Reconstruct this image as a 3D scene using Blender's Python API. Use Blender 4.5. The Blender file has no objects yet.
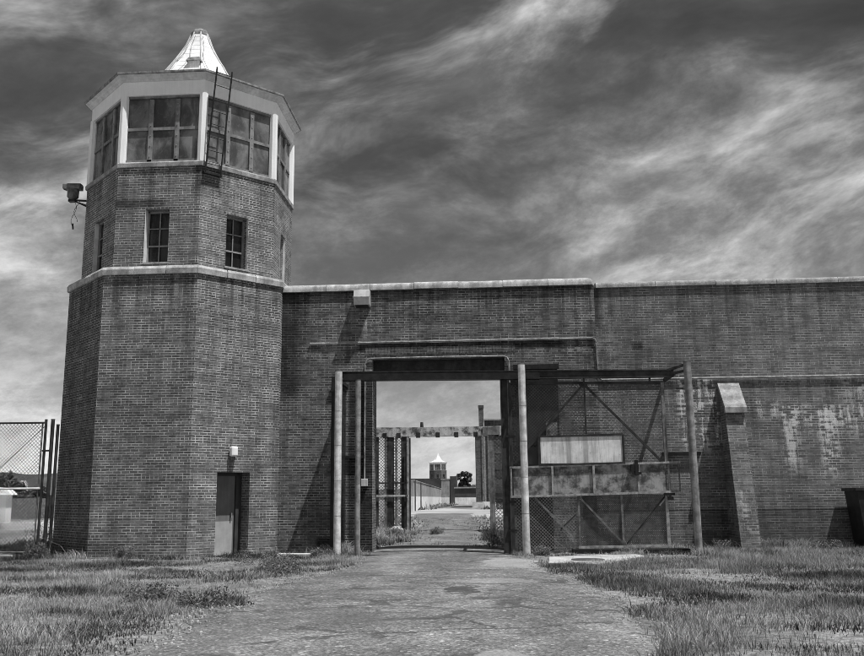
import bpy, math, random
import numpy as np
from mathutils import Vector, Matrix
random.seed(7); rng = np.random.default_rng(7)
PI = math.pi
sc = bpy.context.scene
col = sc.collection
R = math.radians

# ------------------------------------------------------------------ nodes
class NT:
    def __init__(s, tree): s.t = tree; s.n = tree.nodes; s.l = tree.links
    def node(s, typ, **kw):
        n = s.n.new(typ)
        for k, v in kw.items(): setattr(n, k, v)
        return n
    def put(s, sock, v):
        if isinstance(v, bpy.types.NodeSocket): s.l.new(v, sock)
        elif v is not None:
            try: sock.default_value = v
            except Exception: sock.default_value = (v, v, v) if not hasattr(v, '__len__') else v
    def m(s, op, a, b=None, c=None, clamp=False):
        n = s.node('ShaderNodeMath', operation=op, use_clamp=clamp)
        s.put(n.inputs[0], a)
        if b is not None: s.put(n.inputs[1], b)
        if c is not None: s.put(n.inputs[2], c)
        return n.outputs[0]
    def mix(s, f, a, b):                       # scalar mix
        n = s.node('ShaderNodeMix', data_type='FLOAT', clamp_factor=True)
        s.put(n.inputs[0], f); s.put(n.inputs[2], a); s.put(n.inputs[3], b)
        return n.outputs[0]
    def mr(s, v, a, b, c=0.0, d=1.0, smooth=True):
        n = s.node('ShaderNodeMapRange', interpolation_type='SMOOTHSTEP' if smooth else 'LINEAR')
        s.put(n.inputs[0], v); n.inputs[1].default_value = a; n.inputs[2].default_value = b
        n.inputs[3].default_value = c; n.inputs[4].default_value = d
        return n.outputs[0]
    def vmap(s, vec, scale=(1, 1, 1), loc=(0, 0, 0), rot=(0, 0, 0)):
        n = s.node('ShaderNodeMapping'); s.put(n.inputs[0], vec)
        n.inputs['Scale'].default_value = scale; n.inputs['Location'].default_value = loc
        n.inputs['Rotation'].default_value = rot
        return n.outputs[0]
    def noise(s, vec, scale=1.0, detail=4, rough=.55, dist=0.0, dim='3D'):
        n = s.node('ShaderNodeTexNoise', noise_dimensions=dim); s.put(n.inputs['Vector'], vec)
        n.inputs['Scale'].default_value = scale; n.inputs['Detail'].default_value = detail
        n.inputs['Roughness'].default_value = rough; n.inputs['Distortion'].default_value = dist
        return n.outputs[0]
    def voro(s, vec, scale, feature='F1'):
        n = s.node('ShaderNodeTexVoronoi', feature=feature); s.put(n.inputs['Vector'], vec)
        n.inputs['Scale'].default_value = scale
        return n
    def pos(s): return s.node('ShaderNodeNewGeometry').outputs['Position']
    def xyz(s, v):
        n = s.node('ShaderNodeSeparateXYZ'); s.put(n.inputs[0], v); return n.outputs
    def comb(s, x, y, z):
        n = s.node('ShaderNodeCombineXYZ')
        for i, v in enumerate((x, y, z)): s.put(n.inputs[i], v)
        return n.outputs[0]
    def band(s, v, a, b, soft):                # 1 between a and b with soft edges
        return s.m('MULTIPLY', s.mr(v, a - soft, a + soft), s.mr(v, b - soft, b + soft, 1, 0))

def newmat(name):
    mt = bpy.data.materials.new(name); mt.use_nodes = True
    t = NT(mt.node_tree); b = mt.node_tree.nodes['Principled BSDF']
    b.inputs['Specular IOR Level'].default_value = .3
    return mt, t, b
def setcol(t, b, val, rough=.85, bump=None, bstr=.3, bdist=.01, metal=0, spec=None):
    t.put(b.inputs['Base Color'], val if isinstance(val, bpy.types.NodeSocket) else (val, val, val, 1))
    t.put(b.inputs['Roughness'], rough); b.inputs['Metallic'].default_value = metal
    if spec is not None: b.inputs['Specular IOR Level'].default_value = spec
    if bump is not None:
        n = t.node('ShaderNodeBump'); n.inputs['Strength'].default_value = bstr
        n.inputs['Distance'].default_value = bdist
        t.put(n.inputs['Height'], bump); t.l.new(n.outputs[0], b.inputs['Normal'])

def plain(name, lo, hi, scale=3, rough=.75, streak=0.0, metal=0, spec=.3, fine=0.0, bstr=.15, thr=(.35, .65)):
    """weathered single-tone surface: value wanders between lo and hi, vertical streaks optional"""
    mt, t, b = newmat(name); p = t.pos()
    v = t.mr(t.noise(p, scale, 6, .62), thr[0], thr[1], lo, hi)
    if streak:
        s = t.noise(t.vmap(p, (7, 7, .5)), 1.6, 5, .6)
        v = t.m('MULTIPLY', v, t.mr(s, .35, .62, 1 - streak, 1.0))
    g = t.noise(p, 70, 3, .7)
    if fine: v = t.m('MULTIPLY', v, t.mr(g, .3, .7, 1 - fine, 1 + fine))
    setcol(t, b, v, rough, g, bstr, .004, metal, spec)
    return mt

def brickmat(name, dark=.05, light=.135, mortar=(.10, .36), eff=(), grime_shade=(), lines=(), tone=1.0, seed=0.0, drips=()):
    """common-bond brickwork from the UV map (metres), sooty mortar, salt bloom in the boxes 'eff', grime and painted shade in 'soot'"""
    mt, t, b = newmat(name)
    uv = t.node('ShaderNodeUVMap').outputs[0]; p = t.pos(); X, Y, Z = t.xyz(p)
    wob = t.noise(p, 2.3, 2, .5)
    uvw = t.node('ShaderNodeVectorMath', operation='ADD')
    t.put(uvw.inputs[0], uv)
    jit = t.noise(p, 9, 2, .5)
    t.put(uvw.inputs[1], t.comb(t.m('MULTIPLY', t.m('SUBTRACT', wob, .5), .02), t.m('MULTIPLY', t.m('SUBTRACT', jit, .5), .016), 0))
    br = t.node('ShaderNodeTexBrick', offset=.5, offset_frequency=2, squash=.5, squash_frequency=7)
    t.put(br.inputs['Vector'], uvw.outputs[0])
    br.inputs['Color1'].default_value = (0, 0, 0, 1); br.inputs['Color2'].default_value = (1, 1, 1, 1)
    br.inputs['Mortar'].default_value = (.5, .5, .5, 1)
    br.inputs['Scale'].default_value = 1; br.inputs['Mortar Size'].default_value = .0085
    br.inputs['Mortar Smooth'].default_value = .25; br.inputs['Bias'].default_value = -.1
    br.inputs['Brick Width'].default_value = .212; br.inputs['Row Height'].default_value = .0682
    sep = t.node('ShaderNodeSeparateColor'); t.l.new(br.outputs['Color'], sep.inputs[0])
    rnd = sep.outputs[0]; fac = br.outputs['Fac']
    big = t.noise(t.vmap(p, (1, 1, .8), (seed, seed, 0)), .45, 6, .65)
    mid = t.noise(t.vmap(p, (1, 1, 1.6), (seed, 3, 0)), 2.2, 5, .65)
    strk = t.noise(t.vmap(p, (5.5, 5.5, .32), (seed, 0, 0)), 1, 5, .6)
    fine = t.noise(p, 38, 3, .7)
    rows = t.noise(t.vmap(p, (.25, .25, 11)), 1, 2, .6)
    brick = t.mix(rnd, dark, light)
    brick = t.m('MULTIPLY', brick, t.mr(mid, .3, .7, .86, 1.18))
    brick = t.m('MULTIPLY', brick, t.mr(fine, .25, .75, .75, 1.25))
    mort = t.mr(t.noise(t.vmap(p, (1, 1, 1.4), (5 + seed, 2, 1)), 1.9, 7, .75), .36, .68, mortar[0], mortar[1])
    v = t.mix(fac, brick, mort)
    v = t.m('MULTIPLY', v, t.mr(big, .32, .68, .84, 1.16))
    v = t.m('MULTIPLY', v, t.mr(strk, .34, .6, .80, 1.06))
    v = t.m('MULTIPLY', v, t.mr(rows, .3, .7, .85, 1.14))
    for (x0, x1, z0, z1, k, val) in eff:        # salt bloom and whitewash remains
        bx = t.m('MULTIPLY', t.band(X, x0, x1, .14), t.m('MULTIPLY', t.mr(Z, z0 - .2, z0 + .5), t.mr(Z, z1 - .03, z1 + .03, 1, 0)))
        drip = t.m('ADD', t.m('MULTIPLY', t.noise(t.vmap(p, (7, 7, .7), (k * 3.1, 0, 0)), 1.1, 7, .75), .8), t.m('MULTIPLY', t.m('SUBTRACT', fine, .4), .35))
        bx = t.m('MULTIPLY', bx, t.mr(t.m('ADD', drip, t.m('MULTIPLY', t.m('SUBTRACT', rnd, .5), .16)), .41, .53))
        v = t.mix(t.m('MULTIPLY', bx, k), v, val)
    for (x0, x1, z0, z1, k, soft) in grime_shade:
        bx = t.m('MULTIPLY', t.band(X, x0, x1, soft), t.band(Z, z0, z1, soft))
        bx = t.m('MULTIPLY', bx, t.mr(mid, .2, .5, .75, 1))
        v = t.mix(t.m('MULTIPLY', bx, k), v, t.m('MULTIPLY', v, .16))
    run = t.noise(t.vmap(p, (3.2, 3.2, .10), (seed, 7, 0)), 1.3, 6, .68)
    for (ztop, ln, k, lite) in drips:            # runs below ledges: dark soot, and thin lime
        fall = t.m('MULTIPLY', t.mr(Z, ztop - ln, ztop, 0, 1), t.mr(Z, ztop, ztop + .02, 1, 0))
        v = t.m('MULTIPLY', v, t.m('SUBTRACT', 1, t.m('MULTIPLY', t.m('MULTIPLY', fall, t.mr(run, .48, .62)), k)))
        v = t.m('ADD', v, t.m('MULTIPLY', t.m('MULTIPLY', fall, t.mr(run, .40, .30)), lite))
    for (z, th, k) in lines:
        v = t.m('MULTIPLY', v, t.m('SUBTRACT', 1, t.m('MULTIPLY', t.band(t.m('ADD', Z, t.m('MULTIPLY', wob, .03)), z - th, z + th, .012), k)))
    if tone != 1: v = t.m('MULTIPLY', v, tone)
    h = t.m('ADD', t.m('MULTIPLY', fac, -1), t.m('MULTIPLY', fine, .5))
    setcol(t, b, v, .92, h, .55, .008, 0, .15)
    return mt

M = {}
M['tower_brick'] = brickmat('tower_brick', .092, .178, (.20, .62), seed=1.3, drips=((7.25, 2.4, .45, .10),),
    eff=((-10.0, -7.4, 6.3, 6.75, .38, .3), (-9.9, -6.6, 5.3, 5.55, .22, .26), (-7.6, -6.4, 2.5, 7.0, .12, .3)),
    grime_shade=((-12, -9.2, .0, .35, .5, .15), (-9.6, -8.2, 6.7, 7.3, .45, .12), (-12.3, -10.06, -.5, 7.5, .34, .03)))  # last box paints the left face's shade into the brick colour
M['upper_brick'] = brickmat('upper_brick', .105, .182, (.22, .62), seed=4.1, drips=((10.31, 1.5, .4, .08), (7.62, .3, .3, .0)),
    grime_shade=((-10.0, -8.6, 9.15, 9.4, .75, .07),(-7.75,-7.2,9.7,10.4,.6,.1)), eff=((-7.5, -6.6, 8.6, 10.0, .2, .4),))
M['gate_brick'] = brickmat('gate_brick', .074, .16, (.12, .50), seed=2.2, drips=((7.13, 1.9, .5, .07), (5.6, 1.0, .4, .06)),
    eff=((-3.5, -3.0, 5.75, 6.3, .75, .5), (2.05, 2.55, 5.1, 5.45, .7, .55), (-3.3, 1.2, 5.2, 5.52, .30, .42),
         (.9, 1.1, 5.9, 6.5, .45, .4), (-5.3, -4.3, 4.9, 5.75, .3, .35), (-3.1, -2.6, 1.0, 4.6, .10, .45)),
    grime_shade=((-6.2, -5.1, 4.0, 7.3, .75, .35), (-3.85, -3.10, -.2, 4.75, .88, .05), (-3.6, 2.0, 5.42, 5.62, .8, .06),  # darkened strip between the two left poles, and a band under the conduit
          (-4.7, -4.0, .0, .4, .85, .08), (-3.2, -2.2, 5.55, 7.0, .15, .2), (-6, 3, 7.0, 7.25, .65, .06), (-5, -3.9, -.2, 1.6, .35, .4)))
M['right_brick'] = brickmat('right_brick', .115, .185, (.15, .44), seed=7.7, drips=((7.05, 2.2, .4, .05), (4.46, 1.6, .3, .06)),
    eff=((3.0, 3.45, 2.4, 6.6, .33, .4), (5.05, 6.15, 2.5, 4.45, .92, .75), (7.05, 7.65, 3.5, 3.70, 1, .9), (7.05, 7.65, 3.3, 3.85, .8, .8), (7.75, 10.6, 2.9, 3.72, .9, .72), (7.75, 8.15, 1.9, 3.6, .8, .65),
         (8.7, 9.15, 1.75, 3.6, .85, .68), (9.4, 13, 3.5, 4.45, .6, .6), (6.3, 6.55, .5, 1.3, .5, .5), (6.9, 9.5, 4.3, 4.75, .3, .4)),
    grime_shade=((5, 12, -.2, 1.0, .28, .06), (2.9, 3.1, 5.9, 7.2, .75, .08), (3.9, 4.2, 5.3, 5.5, .8, .05)),
    lines=((1.02, .018, .65),))
M['butt_brick'] = brickmat('butt_brick', .10, .18, (.15, .38), seed=9.0, eff=((6.2, 6.8, .3, 1.5, .5, .5),))
M['far_brick'] = brickmat('far_brick', .07, .14, (.1, .25), seed=5.0)
M['reveal_brick'] = brickmat('reveal_brick', .07, .16, (.12, .34), seed=3.0)
M['coping'] = plain('coping_concrete', .30, .58, 2.6, .9, .25, fine=.25, bstr=.5)
M['coping_dark'] = plain('coping_concrete_grey', .22, .42, 3.5, .9, .2, fine=.35, bstr=.6)
M['white'] = plain('white_paint', .86, .94, 1.3, .55, .05, fine=.03)
M['crown'] = plain('crown_paint', .56, .72, 2, .6, .15)
M['joint'] = plain('sheet_joint', .55, .7, 3, .6)
M['roof_white'] = plain('roof_white', .78, .9, 2.2, .5, .12, fine=.04)
M['offwhite'] = plain('offwhite_paint', .55, .8, 2.5, .6, .25)
M['lamp_grey'] = plain('lamp_grey', .42, .55, 4, .5, .1)
M['pole'] = plain('galvanised_pole', .50, .82, 6, .6, .28, fine=.12)
M['pole_dark'] = plain('grey_pole', .18, .36, 5, .6, .35, fine=.15)
M['steel_dark'] = plain('dark_steel', .018, .05, 5, .55, .2, fine=.2)
M['steel_mid'] = plain('weathered_steel', .09, .22, 6, .6, .3, fine=.2)
M['steel_light'] = plain('pale_steel', .22, .45, 7, .6, .3, fine=.2)
M['cap_steel'] = plain('cap_steel', .12, .3, 7, .6)
M['black'] = plain('black_metal', .008, .022, 5, .5)
M['wire'] = plain('mesh_wire', .05, .10, 8, .5, metal=0)
M['wire_light'] = plain('mesh_wire_light', .13, .24, 8, .5)
M['door'] = plain('door_paint', .16, .21, 2, .5, .12)
M['door_low'] = plain('door_plate', .36, .44, 3, .5, .1)
M['door_frame'] = plain('door_frame_paint', .04, .06, 3, .6)
M['frame_white'] = plain('frame_white', .6, .8, 3, .6, .1)
M['muntin'] = plain('muntin_grey', .20, .30, 5, .6)
M['mullion'] = plain('mullion_grey', .16, .28, 4, .6, .2)
M['wood_old'] = plain('peeling_timber', .10, .62, 3.5, .85, .25, fine=.35, bstr=.5, thr=(.34, .58))
M['wood_dark'] = plain('dark_timber', .025, .07, 3, .85, .4, fine=.3)
M['wood_grey'] = plain('grey_timber', .12, .26, 4, .85, .35, fine=.3)
M['rock'] = plain('pale_stone', .35, .6, 5, .9, fine=.3)
M['chip'] = plain('stone_chip', .2, .42, 9, .9, fine=.3)
M['concrete'] = plain('pad_concrete', .34, .52, 1.5, .92, 0, fine=.22, bstr=.5)
M['farwhite'] = plain('white_render', .74, .95, .8, .85, .2)
M['fargrey'] = plain('grey_render', .26, .44, .5, .85, .3)
M['fardark'] = plain('dark_render', .06, .1, .3, .85, .2)
M['manhole'] = plain('iron_cover', .05, .1, 12, .6, 0, fine=.3)
M['leaf_dark'] = plain('tree_leaf', .02, .16, 1.1, .8)
M['leaf_weed'] = plain('weed_leaf', .05, .24, 9, .7)
M['bark'] = plain('bark', .05, .1, 4, .9)

def board_mat():
    mt, t, b = newmat('painted_sign_board'); p = t.pos(); X, Y, Z = t.xyz(p)
    n = t.noise(p, 3.5, 6, .65); s = t.noise(t.vmap(p, (9, 9, .6)), 1.2, 5, .65)
    v = t.mr(n, .3, .7, .56, .80)
    v = t.m('MULTIPLY', v, t.mr(s, .38, .55, .72, 1))
    for x in (1.92, 2.34): v = t.m('MULTIPLY', v, t.m('SUBTRACT', 1, t.m('MULTIPLY', t.band(X, x, x + .12, .02), .35)))
    v = t.m('MULTIPLY', v, t.mr(t.noise(t.vmap(p, (14, 14, 1.2), (3, 3, 3)), 1, 5, .7), .56, .66, 1, .55)); v = t.m('MULTIPLY', v, t.mr(t.noise(p, 22, 3, .6), .66, .74, 1, .4))
    setcol(t, b, v, .7, n, .1, .004); return mt
M['board'] = board_mat()
def plate_mat():
    mt, t, b = newmat('mottled_plate'); p = t.pos(); X, Y, Z = t.xyz(p)
    n = t.noise(p, 4.2, 7, .7); n2 = t.noise(t.vmap(p, (8, 8, 1)), 1, 4, .6)
    v = t.mr(n, .38, .62, .30, .06); v = t.m('MULTIPLY', v, t.mr(n2, .3, .6, .7, 1.15))
    setcol(t, b, v, .7, n, .1, .004); return mt
M['plate'] = plate_mat()
def glass_mat(name, lo, hi, rough, dust):
    """old glazing: dark behind, with smears of dust catching the light"""
    mt, t, b = newmat(name); p = t.pos()
    d = t.noise(t.vmap(p, (1.2, 1.2, .6)), 1.4, 5, .58, .5)
    d2 = t.noise(p, 9, 5, .7, .6)
    v = t.m('ADD', t.mr(d, .40, .70, lo, hi), t.mr(d2, .5, .8, 0, dust))
    setcol(t, b, v, t.mr(d, .3, .7, rough, rough + .3), None, spec=.5); return mt
M['cab_glass'] = glass_mat('cab_glass', .06, .22, .10, .08)
M['pane_dark'] = glass_mat('dark_pane', .010, .03, .08, .01)

def ground_mat():
    mt, t, b = newmat('ground'); p = t.pos()
    n = t.noise(p, .35, 6, .65); f = t.noise(p, 6, 6, .75); g = t.noise(p, 40, 3, .7)
    v = t.mr(n, .3, .7, .11, .25); v = t.m('MULTIPLY', v, t.mr(f, .3, .7, .5, 1.5)); v = t.m('MULTIPLY', v, t.mr(t.noise(t.vmap(p, (9, 26, 9)), 1.0, 4, .7), .35, .65, .7, 1.5)); v = t.m('MULTIPLY', v, t.mr(g, .3, .7, .7, 1.3))
    setcol(t, b, v, .95, t.m('ADD', f, t.m('MULTIPLY', g, .4)), .6, .05, spec=.1); return mt
M['ground'] = ground_mat()
def road_mat():
    mt, t, b = newmat('worn_asphalt'); p = t.pos(); X, Y, Z = t.xyz(p)
    n = t.noise(p, .55, 6, .6); md = t.noise(t.vmap(p, (1, .6, 1)), 2.2, 6, .7)
    g = t.noise(p, 33, 2, .75); g2 = t.noise(p, 95, 2, .7)
    sp = t.voro(p, 30).outputs['Color']; spv = t.xyz(sp)[0]
    v = t.mr(n, .3, .7, .125, .19)
    v = t.m('MULTIPLY', v, t.mr(md, .3, .7, .85, 1.16))
    v = t.m('MULTIPLY', v, t.mr(g, .3, .7, .62, 1.38)); v = t.m('MULTIPLY', v, t.mr(g2, .3, .7, .75, 1.25))
    v = t.m('MULTIPLY', v, t.mr(spv, .0, 1.0, .68, 1.32))
    v = t.m('ADD', v, t.mr(spv, .955, .965, 0, .14))          # pale chips
    # lighter gravelly shoulders towards the right edge
    sh = t.mr(t.m('ADD', X, t.m('MULTIPLY', md, .9)), 1.0, 2.1)
    v = t.m('MULTIPLY', v, t.mix(sh, 1, 1.25))
    # wheel tracks
    tr = t.m('ADD', t.band(X, -2.35, -1.55, .35), t.band(X, -.55, .35, .35))
    v = t.m('MULTIPLY', v, t.mix(t.m('MULTIPLY', tr, t.mr(n, .35, .6)), .95, 1.18))
    # cracks running across, worn where the noise allows
    wv = t.node('ShaderNodeVectorMath', operation='ADD'); t.put(wv.inputs[0], t.vmap(p, (.55, 1.15, 1)))
    t.put(wv.inputs[1], t.comb(t.m('MULTIPLY', md, .7), t.m('MULTIPLY', t.noise(p, 1.3, 5, .7), 1.0), 0))
    ed = t.voro(wv.outputs[0], .55, 'DISTANCE_TO_EDGE').outputs['Distance']
    wn = t.noise(p, .8, 3, .6)
    ck = t.m('MULTIPLY', t.mr(ed, .008, .030, 1, 0), t.mr(wn, .43, .54))
    v = t.mix(t.m('MULTIPLY', ck, .75), v, .05)
    wv2 = t.node('ShaderNodeVectorMath', operation='ADD'); t.put(wv2.inputs[0], t.vmap(p, (.9, 2.2, 1), (7, 3, 0)))
    t.put(wv2.inputs[1], t.comb(t.m('MULTIPLY', md, 1.0), t.m('MULTIPLY', t.noise(p, 2.1, 6, .75), 1.3), 0))
    ed2 = t.voro(wv2.outputs[0], .9, 'DISTANCE_TO_EDGE').outputs['Distance']
    z2 = t.m('MULTIPLY', t.band(Y, -13.5, -6.6, .8), t.mr(t.noise(p, 1.1, 4, .65), .44, .54))
    ck2 = t.m('MULTIPLY', t.mr(ed2, .01, .05, 1, 0), z2); v = t.mix(t.m('MULTIPLY', ck2, .7), v, .06)
    pt = t.mr(t.noise(t.vmap(p, (.7, .45, 1), (2, 9, 0)), 1.0, 7, .72, .4), .5, .57); v = t.m('MULTIPLY', v, t.mix(pt, .92, 1.12))
    # pothole with a broken rim, and a patch of bare base near the front
    def blob(cx, cy, rx, ry, k, amp=.9):
        dx = t.m('DIVIDE', t.m('SUBTRACT', X, cx), rx); dy = t.m('DIVIDE', t.m('SUBTRACT', Y, cy), ry)
        d = t.m('SQRT', t.m('ADD', t.m('MULTIPLY', dx, dx), t.m('MULTIPLY', dy, dy)))
        d = t.m('ADD', d, t.m('MULTIPLY', t.m('SUBTRACT', t.noise(p, k, 5, .65), .5), amp * 2)); return d
    d1 = blob(-.48, -10.4, .26, .75, 5.5, 1.9)
    v = t.mix(t.m('MULTIPLY', t.mr(d1, .7, 1.15, .85, 0), t.mr(g, .25, .55, .45, 1)), v, .05)
    v = t.mix(t.mr(t.m('ABSOLUTE', t.m('SUBTRACT', d1, 1.2)), .0, .2, .35, 0), v, .38)
    d4 = blob(-1.55, -10.2, .6, .45, 3.4); v = t.mix(t.mr(d4, .55, .9, .5, 0), v, .08)
    d2 = blob(-2.55, -7.3, .9, .35, 2.5); v = t.mix(t.mr(d2, .7, 1.0, .45, 0), v, .10)
    d5 = blob(-1.6, -13.6, .9, .5, 2.6); v = t.mix(t.mr(d5, .7, 1.0, .3, 0), v, .11)
    d3 = blob(.05, -16.75, .5, .95, 2.8, .8)
    v = t.mix(t.mr(d3, .85, 1.0, .7, 0), v, t.m('MULTIPLY', .28, t.mr(g, .3, .7, .85, 1.15)))
    v = t.mix(t.m('MULTIPLY', t.mr(t.m('ABSOLUTE', t.m('SUBTRACT', d3, 1.08)), .03, .16, .85, 0), t.mr(wn, .40, .55)), v, .045)
    d6 = blob(.5, -4.6, .8, 1.5, 2.2); v = t.mix(t.mr(d6, .75, 1.1, .5, 0), v, .40)
    d7 = blob(-.05, -8.9, .9, .5, 2.6); v = t.mix(t.mr(d7, .6, 1.0, .35, 0), v, .36)
    hgt = t.m('ADD', t.m('MULTIPLY', g, .5), t.m('ADD', t.m('MULTIPLY', t.m('ADD', ck, ck2), -1.2), t.m('MULTIPLY', md, 1.4)))
    hgt = t.m('SUBTRACT', hgt, t.mr(d1, .8, 1.1, 2.5, 0))
    setcol(t, b, v, .9, hgt, .5, .016, spec=.2); return mt
M['road'] = road_mat()
def yard_mat():
    mt, t, b = newmat('pale_gravel'); p = t.pos()
    n = t.noise(t.vmap(p, (.5, 1.6, 1)), .22, 6, .65); f = t.noise(t.vmap(p, (.4, 1.5, 1)), 1.6, 6, .75)
    v = t.mr(n, .35, .65, .22, .5); v = t.m('MULTIPLY', v, t.mr(f, .3, .7, .6, 1.3))
    setcol(t, b, v, .95, f, .3, .03, spec=.1); return mt
M['yard'] = yard_mat()
def hill_mat():
    mt, t, b = newmat('wooded_hill'); p = t.pos()
    n = t.noise(p, .012, 6, .7); f = t.noise(p, .06, 5, .75)
    v = t.mr(n, .35, .65, .06, .11); v = t.m('MULTIPLY', v, t.mr(f, .3, .7, .75, 1.2))
    setcol(t, b, v, 1, spec=0); return mt
M['hill'] = hill_mat()
def grass_mat():
    mt, t, b = newmat('grass_blade')
    a = t.node('ShaderNodeAttribute', attribute_name='tone')
    setcol(t, b, t.xyz(a.outputs['Color'])[0], .8, spec=.12)
    return mt
M['grass'] = grass_mat()

# ------------------------------------------------------------------ mesh builder
class MB:
    def __init__(s): s.v = []; s.f = []
    def add(s, vs, fs):
        o = len(s.v); s.v += [tuple(map(float, q)) for q in vs]; s.f += [tuple(i + o for i in f) for f in fs]; return s
    def quad(s, a, b, c, d): return s.add((a, b, c, d), ((0, 1, 2, 3),))
    def box(s, x0, x1, y0, y1, z0, z1):
        return s.add([(x, y, z) for z in (z0, z1) for y in (y0, y1) for x in (x0, x1)],
              [(0, 2, 3, 1), (4, 5, 7, 6), (0, 1, 5, 4), (2, 6, 7, 3), (0, 4, 6, 2), (1, 3, 7, 5)])
    def obox(s, c, size, ex, ey=None):          # oriented: ex horizontal axis, ez up
        ex = Vector(ex).normalized(); ez = Vector((0, 0, 1)); ey = ez.cross(ex)
        c = Vector(c); h = [d / 2 for d in size]
        return s.add([c + ex * (sx * h[0]) + ey * (sy * h[1]) + ez * (sz * h[2]) for sz in (-1, 1) for sy in (-1, 1) for sx in (-1, 1)],
              [(0, 2, 3, 1), (4, 5, 7, 6), (0, 1, 5, 4), (2, 6, 7, 3), (0, 4, 6, 2), (1, 3, 7, 5)])
    def bar(s, p, q, w, h=None, up=(0, 0, 1)):
        h = h or w; p = Vector(p); q = Vector(q); d = (q - p).normalized(); up = Vector(up)
        if abs(d.dot(up)) > .98: up = Vector((0, 1, 0))
        sx = d.cross(up).normalized() * (w / 2); sy = sx.cross(d).normalized() * (h / 2)
        vs = [e + a * sx + b_ * sy for e in (p, q) for a, b_ in ((-1, -1), (1, -1), (1, 1), (-1, 1))]
        return s.add(vs, [(0, 1, 2, 3), (7, 6, 5, 4), (0, 4, 5, 1), (1, 5, 6, 2), (2, 6, 7, 3), (3, 7, 4, 0)])
    def tube(s, pts, r, n=10, r1=None, cap=True):
        pts = [Vector(q) for q in pts]; r1 = r if r1 is None else r1; rings = []; prev = None
        for i, q in enumerate(pts):
            d = (pts[min(i + 1, len(pts) - 1)] - pts[max(i - 1, 0)]).normalized()
            a = d.cross(Vector((0, 0, 1)) if abs(d.z) < .95 else Vector((0, 1, 0))).normalized()
            if prev is not None and a.dot(prev) < 0: a = -a
            prev = a; b_ = d.cross(a)
            rr = r + (r1 - r) * i / max(1, len(pts) - 1)
            rings.append([q + a * (rr * math.cos(2 * PI * k / n)) + b_ * (rr * math.sin(2 * PI * k / n)) for k in range(n)])
        fs = []
        for i in range(len(pts) - 1):
            for k in range(n):
                fs.append((i * n + k, i * n + (k + 1) % n, (i + 1) * n + (k + 1) % n, (i + 1) * n + k))
        if cap: fs += [tuple(range(n))[::-1], tuple((len(pts) - 1) * n + k for k in range(n))]
        return s.add([q for rg in rings for q in rg], fs)
    def prism(s, poly, z0, z1):
        n = len(poly); vs = [(x, y, z0) for x, y in poly] + [(x, y, z1) for x, y in poly]
        return s.add(vs, [tuple(range(n))[::-1], tuple(range(n, 2 * n))] + [(i, (i + 1) % n, n + (i + 1) % n, n + i) for i in range(n)])
    def loft(s, rings, cap0=True, cap1=True):
        n = len(rings[0]); fs = []
        for j in range(len(rings) - 1):
            for i in range(n): fs.append((j * n + i, j * n + (i + 1) % n, (j + 1) * n + (i + 1) % n, (j + 1) * n + i))
        if cap0: fs.append(tuple(range(n))[::-1])
        if cap1: fs.append(tuple((len(rings) - 1) * n + i for i in range(n)))
        return s.add([q for rg in rings for q in rg], fs)
    def build(s, name, mat, parent=None, smooth=False, bevel=0):
        me = bpy.data.meshes.new(name)
        V = s.v; off = parent_world(parent)
        me.from_pydata([(x - off[0], y - off[1], z - off[2]) for x, y, z in V], [], s.f)
        me.update()
        uvl = me.uv_layers.new(name='UVMap'); data = []
        for pl in me.polygons:
            n = pl.normal
            if abs(n.z) > .8: fx = lambda q: (q[0], q[1])
            else:
                l = math.hypot(n.x, n.y); tx, ty = -n.y / l, n.x / l
                fx = lambda q: (q[0] * tx + q[1] * ty + 50, q[2] + 10)
            for vi in pl.vertices: data.extend(fx(V[vi]))
        uvl.data.foreach_set('uv', data)
        if smooth:
            me.polygons.foreach_set('use_smooth', [True] * len(me.polygons))
            try: me.set_sharp_from_angle(angle=R(40))
            except Exception: pass
        me.materials.append(mat)
        o = bpy.data.objects.new(name, me); col.objects.link(o)
        if parent is not None: o.parent = parent
        if bevel:
            b = o.modifiers.new('bevel', 'BEVEL'); b.width = bevel; b.segments = 2; b.limit_method = 'ANGLE'
        return o
def parent_world(p):
    v = Vector((0, 0, 0))
    while p is not None: v += p.location; p = p.parent
    return v
def tag(o, label, cat, group=None):
    o['label'] = label; o['category'] = cat
    if group: o['group'] = group
    return o
def thing(name, loc, label, cat, group=None):
    o = bpy.data.objects.new(name, None); col.objects.link(o); o.location = loc; o.empty_display_size = .2
    return tag(o, label, cat, group)
def struct(o): o['kind'] = 'structure'; return o
def stuff(o, label=None, cat=None):
    o['kind'] = 'stuff'
    if label: o['label'] = label; o['category'] = cat
    return o

def vnoise(x, y, s, seed=0):                    # smooth value noise, numpy
    x = np.asarray(x) / s; y = np.asarray(y) / s
    xi = np.floor(x).astype(int); yi = np.floor(y).astype(int); fx = x - xi; fy = y - yi
    fx = fx * fx * (3 - 2 * fx); fy = fy * fy * (3 - 2 * fy)
    def h(a, b):
        k = (a * 374761393 + b * 668265263 + seed * 1274126177) & 0xffffffff
        k = ((k ^ (k >> 13)) * 1274126177) & 0xffffffff
        return ((k ^ (k >> 16)) & 0xffff) / 65535.
    return (h(xi, yi) * (1 - fx) + h(xi + 1, yi) * fx) * (1 - fy) + (h(xi, yi + 1) * (1 - fx) + h(xi + 1, yi + 1) * fx) * fy
def fnoise(x, y, s, seed=0):
    return (vnoise(x, y, s, seed) + .5 * vnoise(x, y, s / 2.1, seed + 1) + .25 * vnoise(x, y, s / 4.3, seed + 2)) / 1.75

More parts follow.
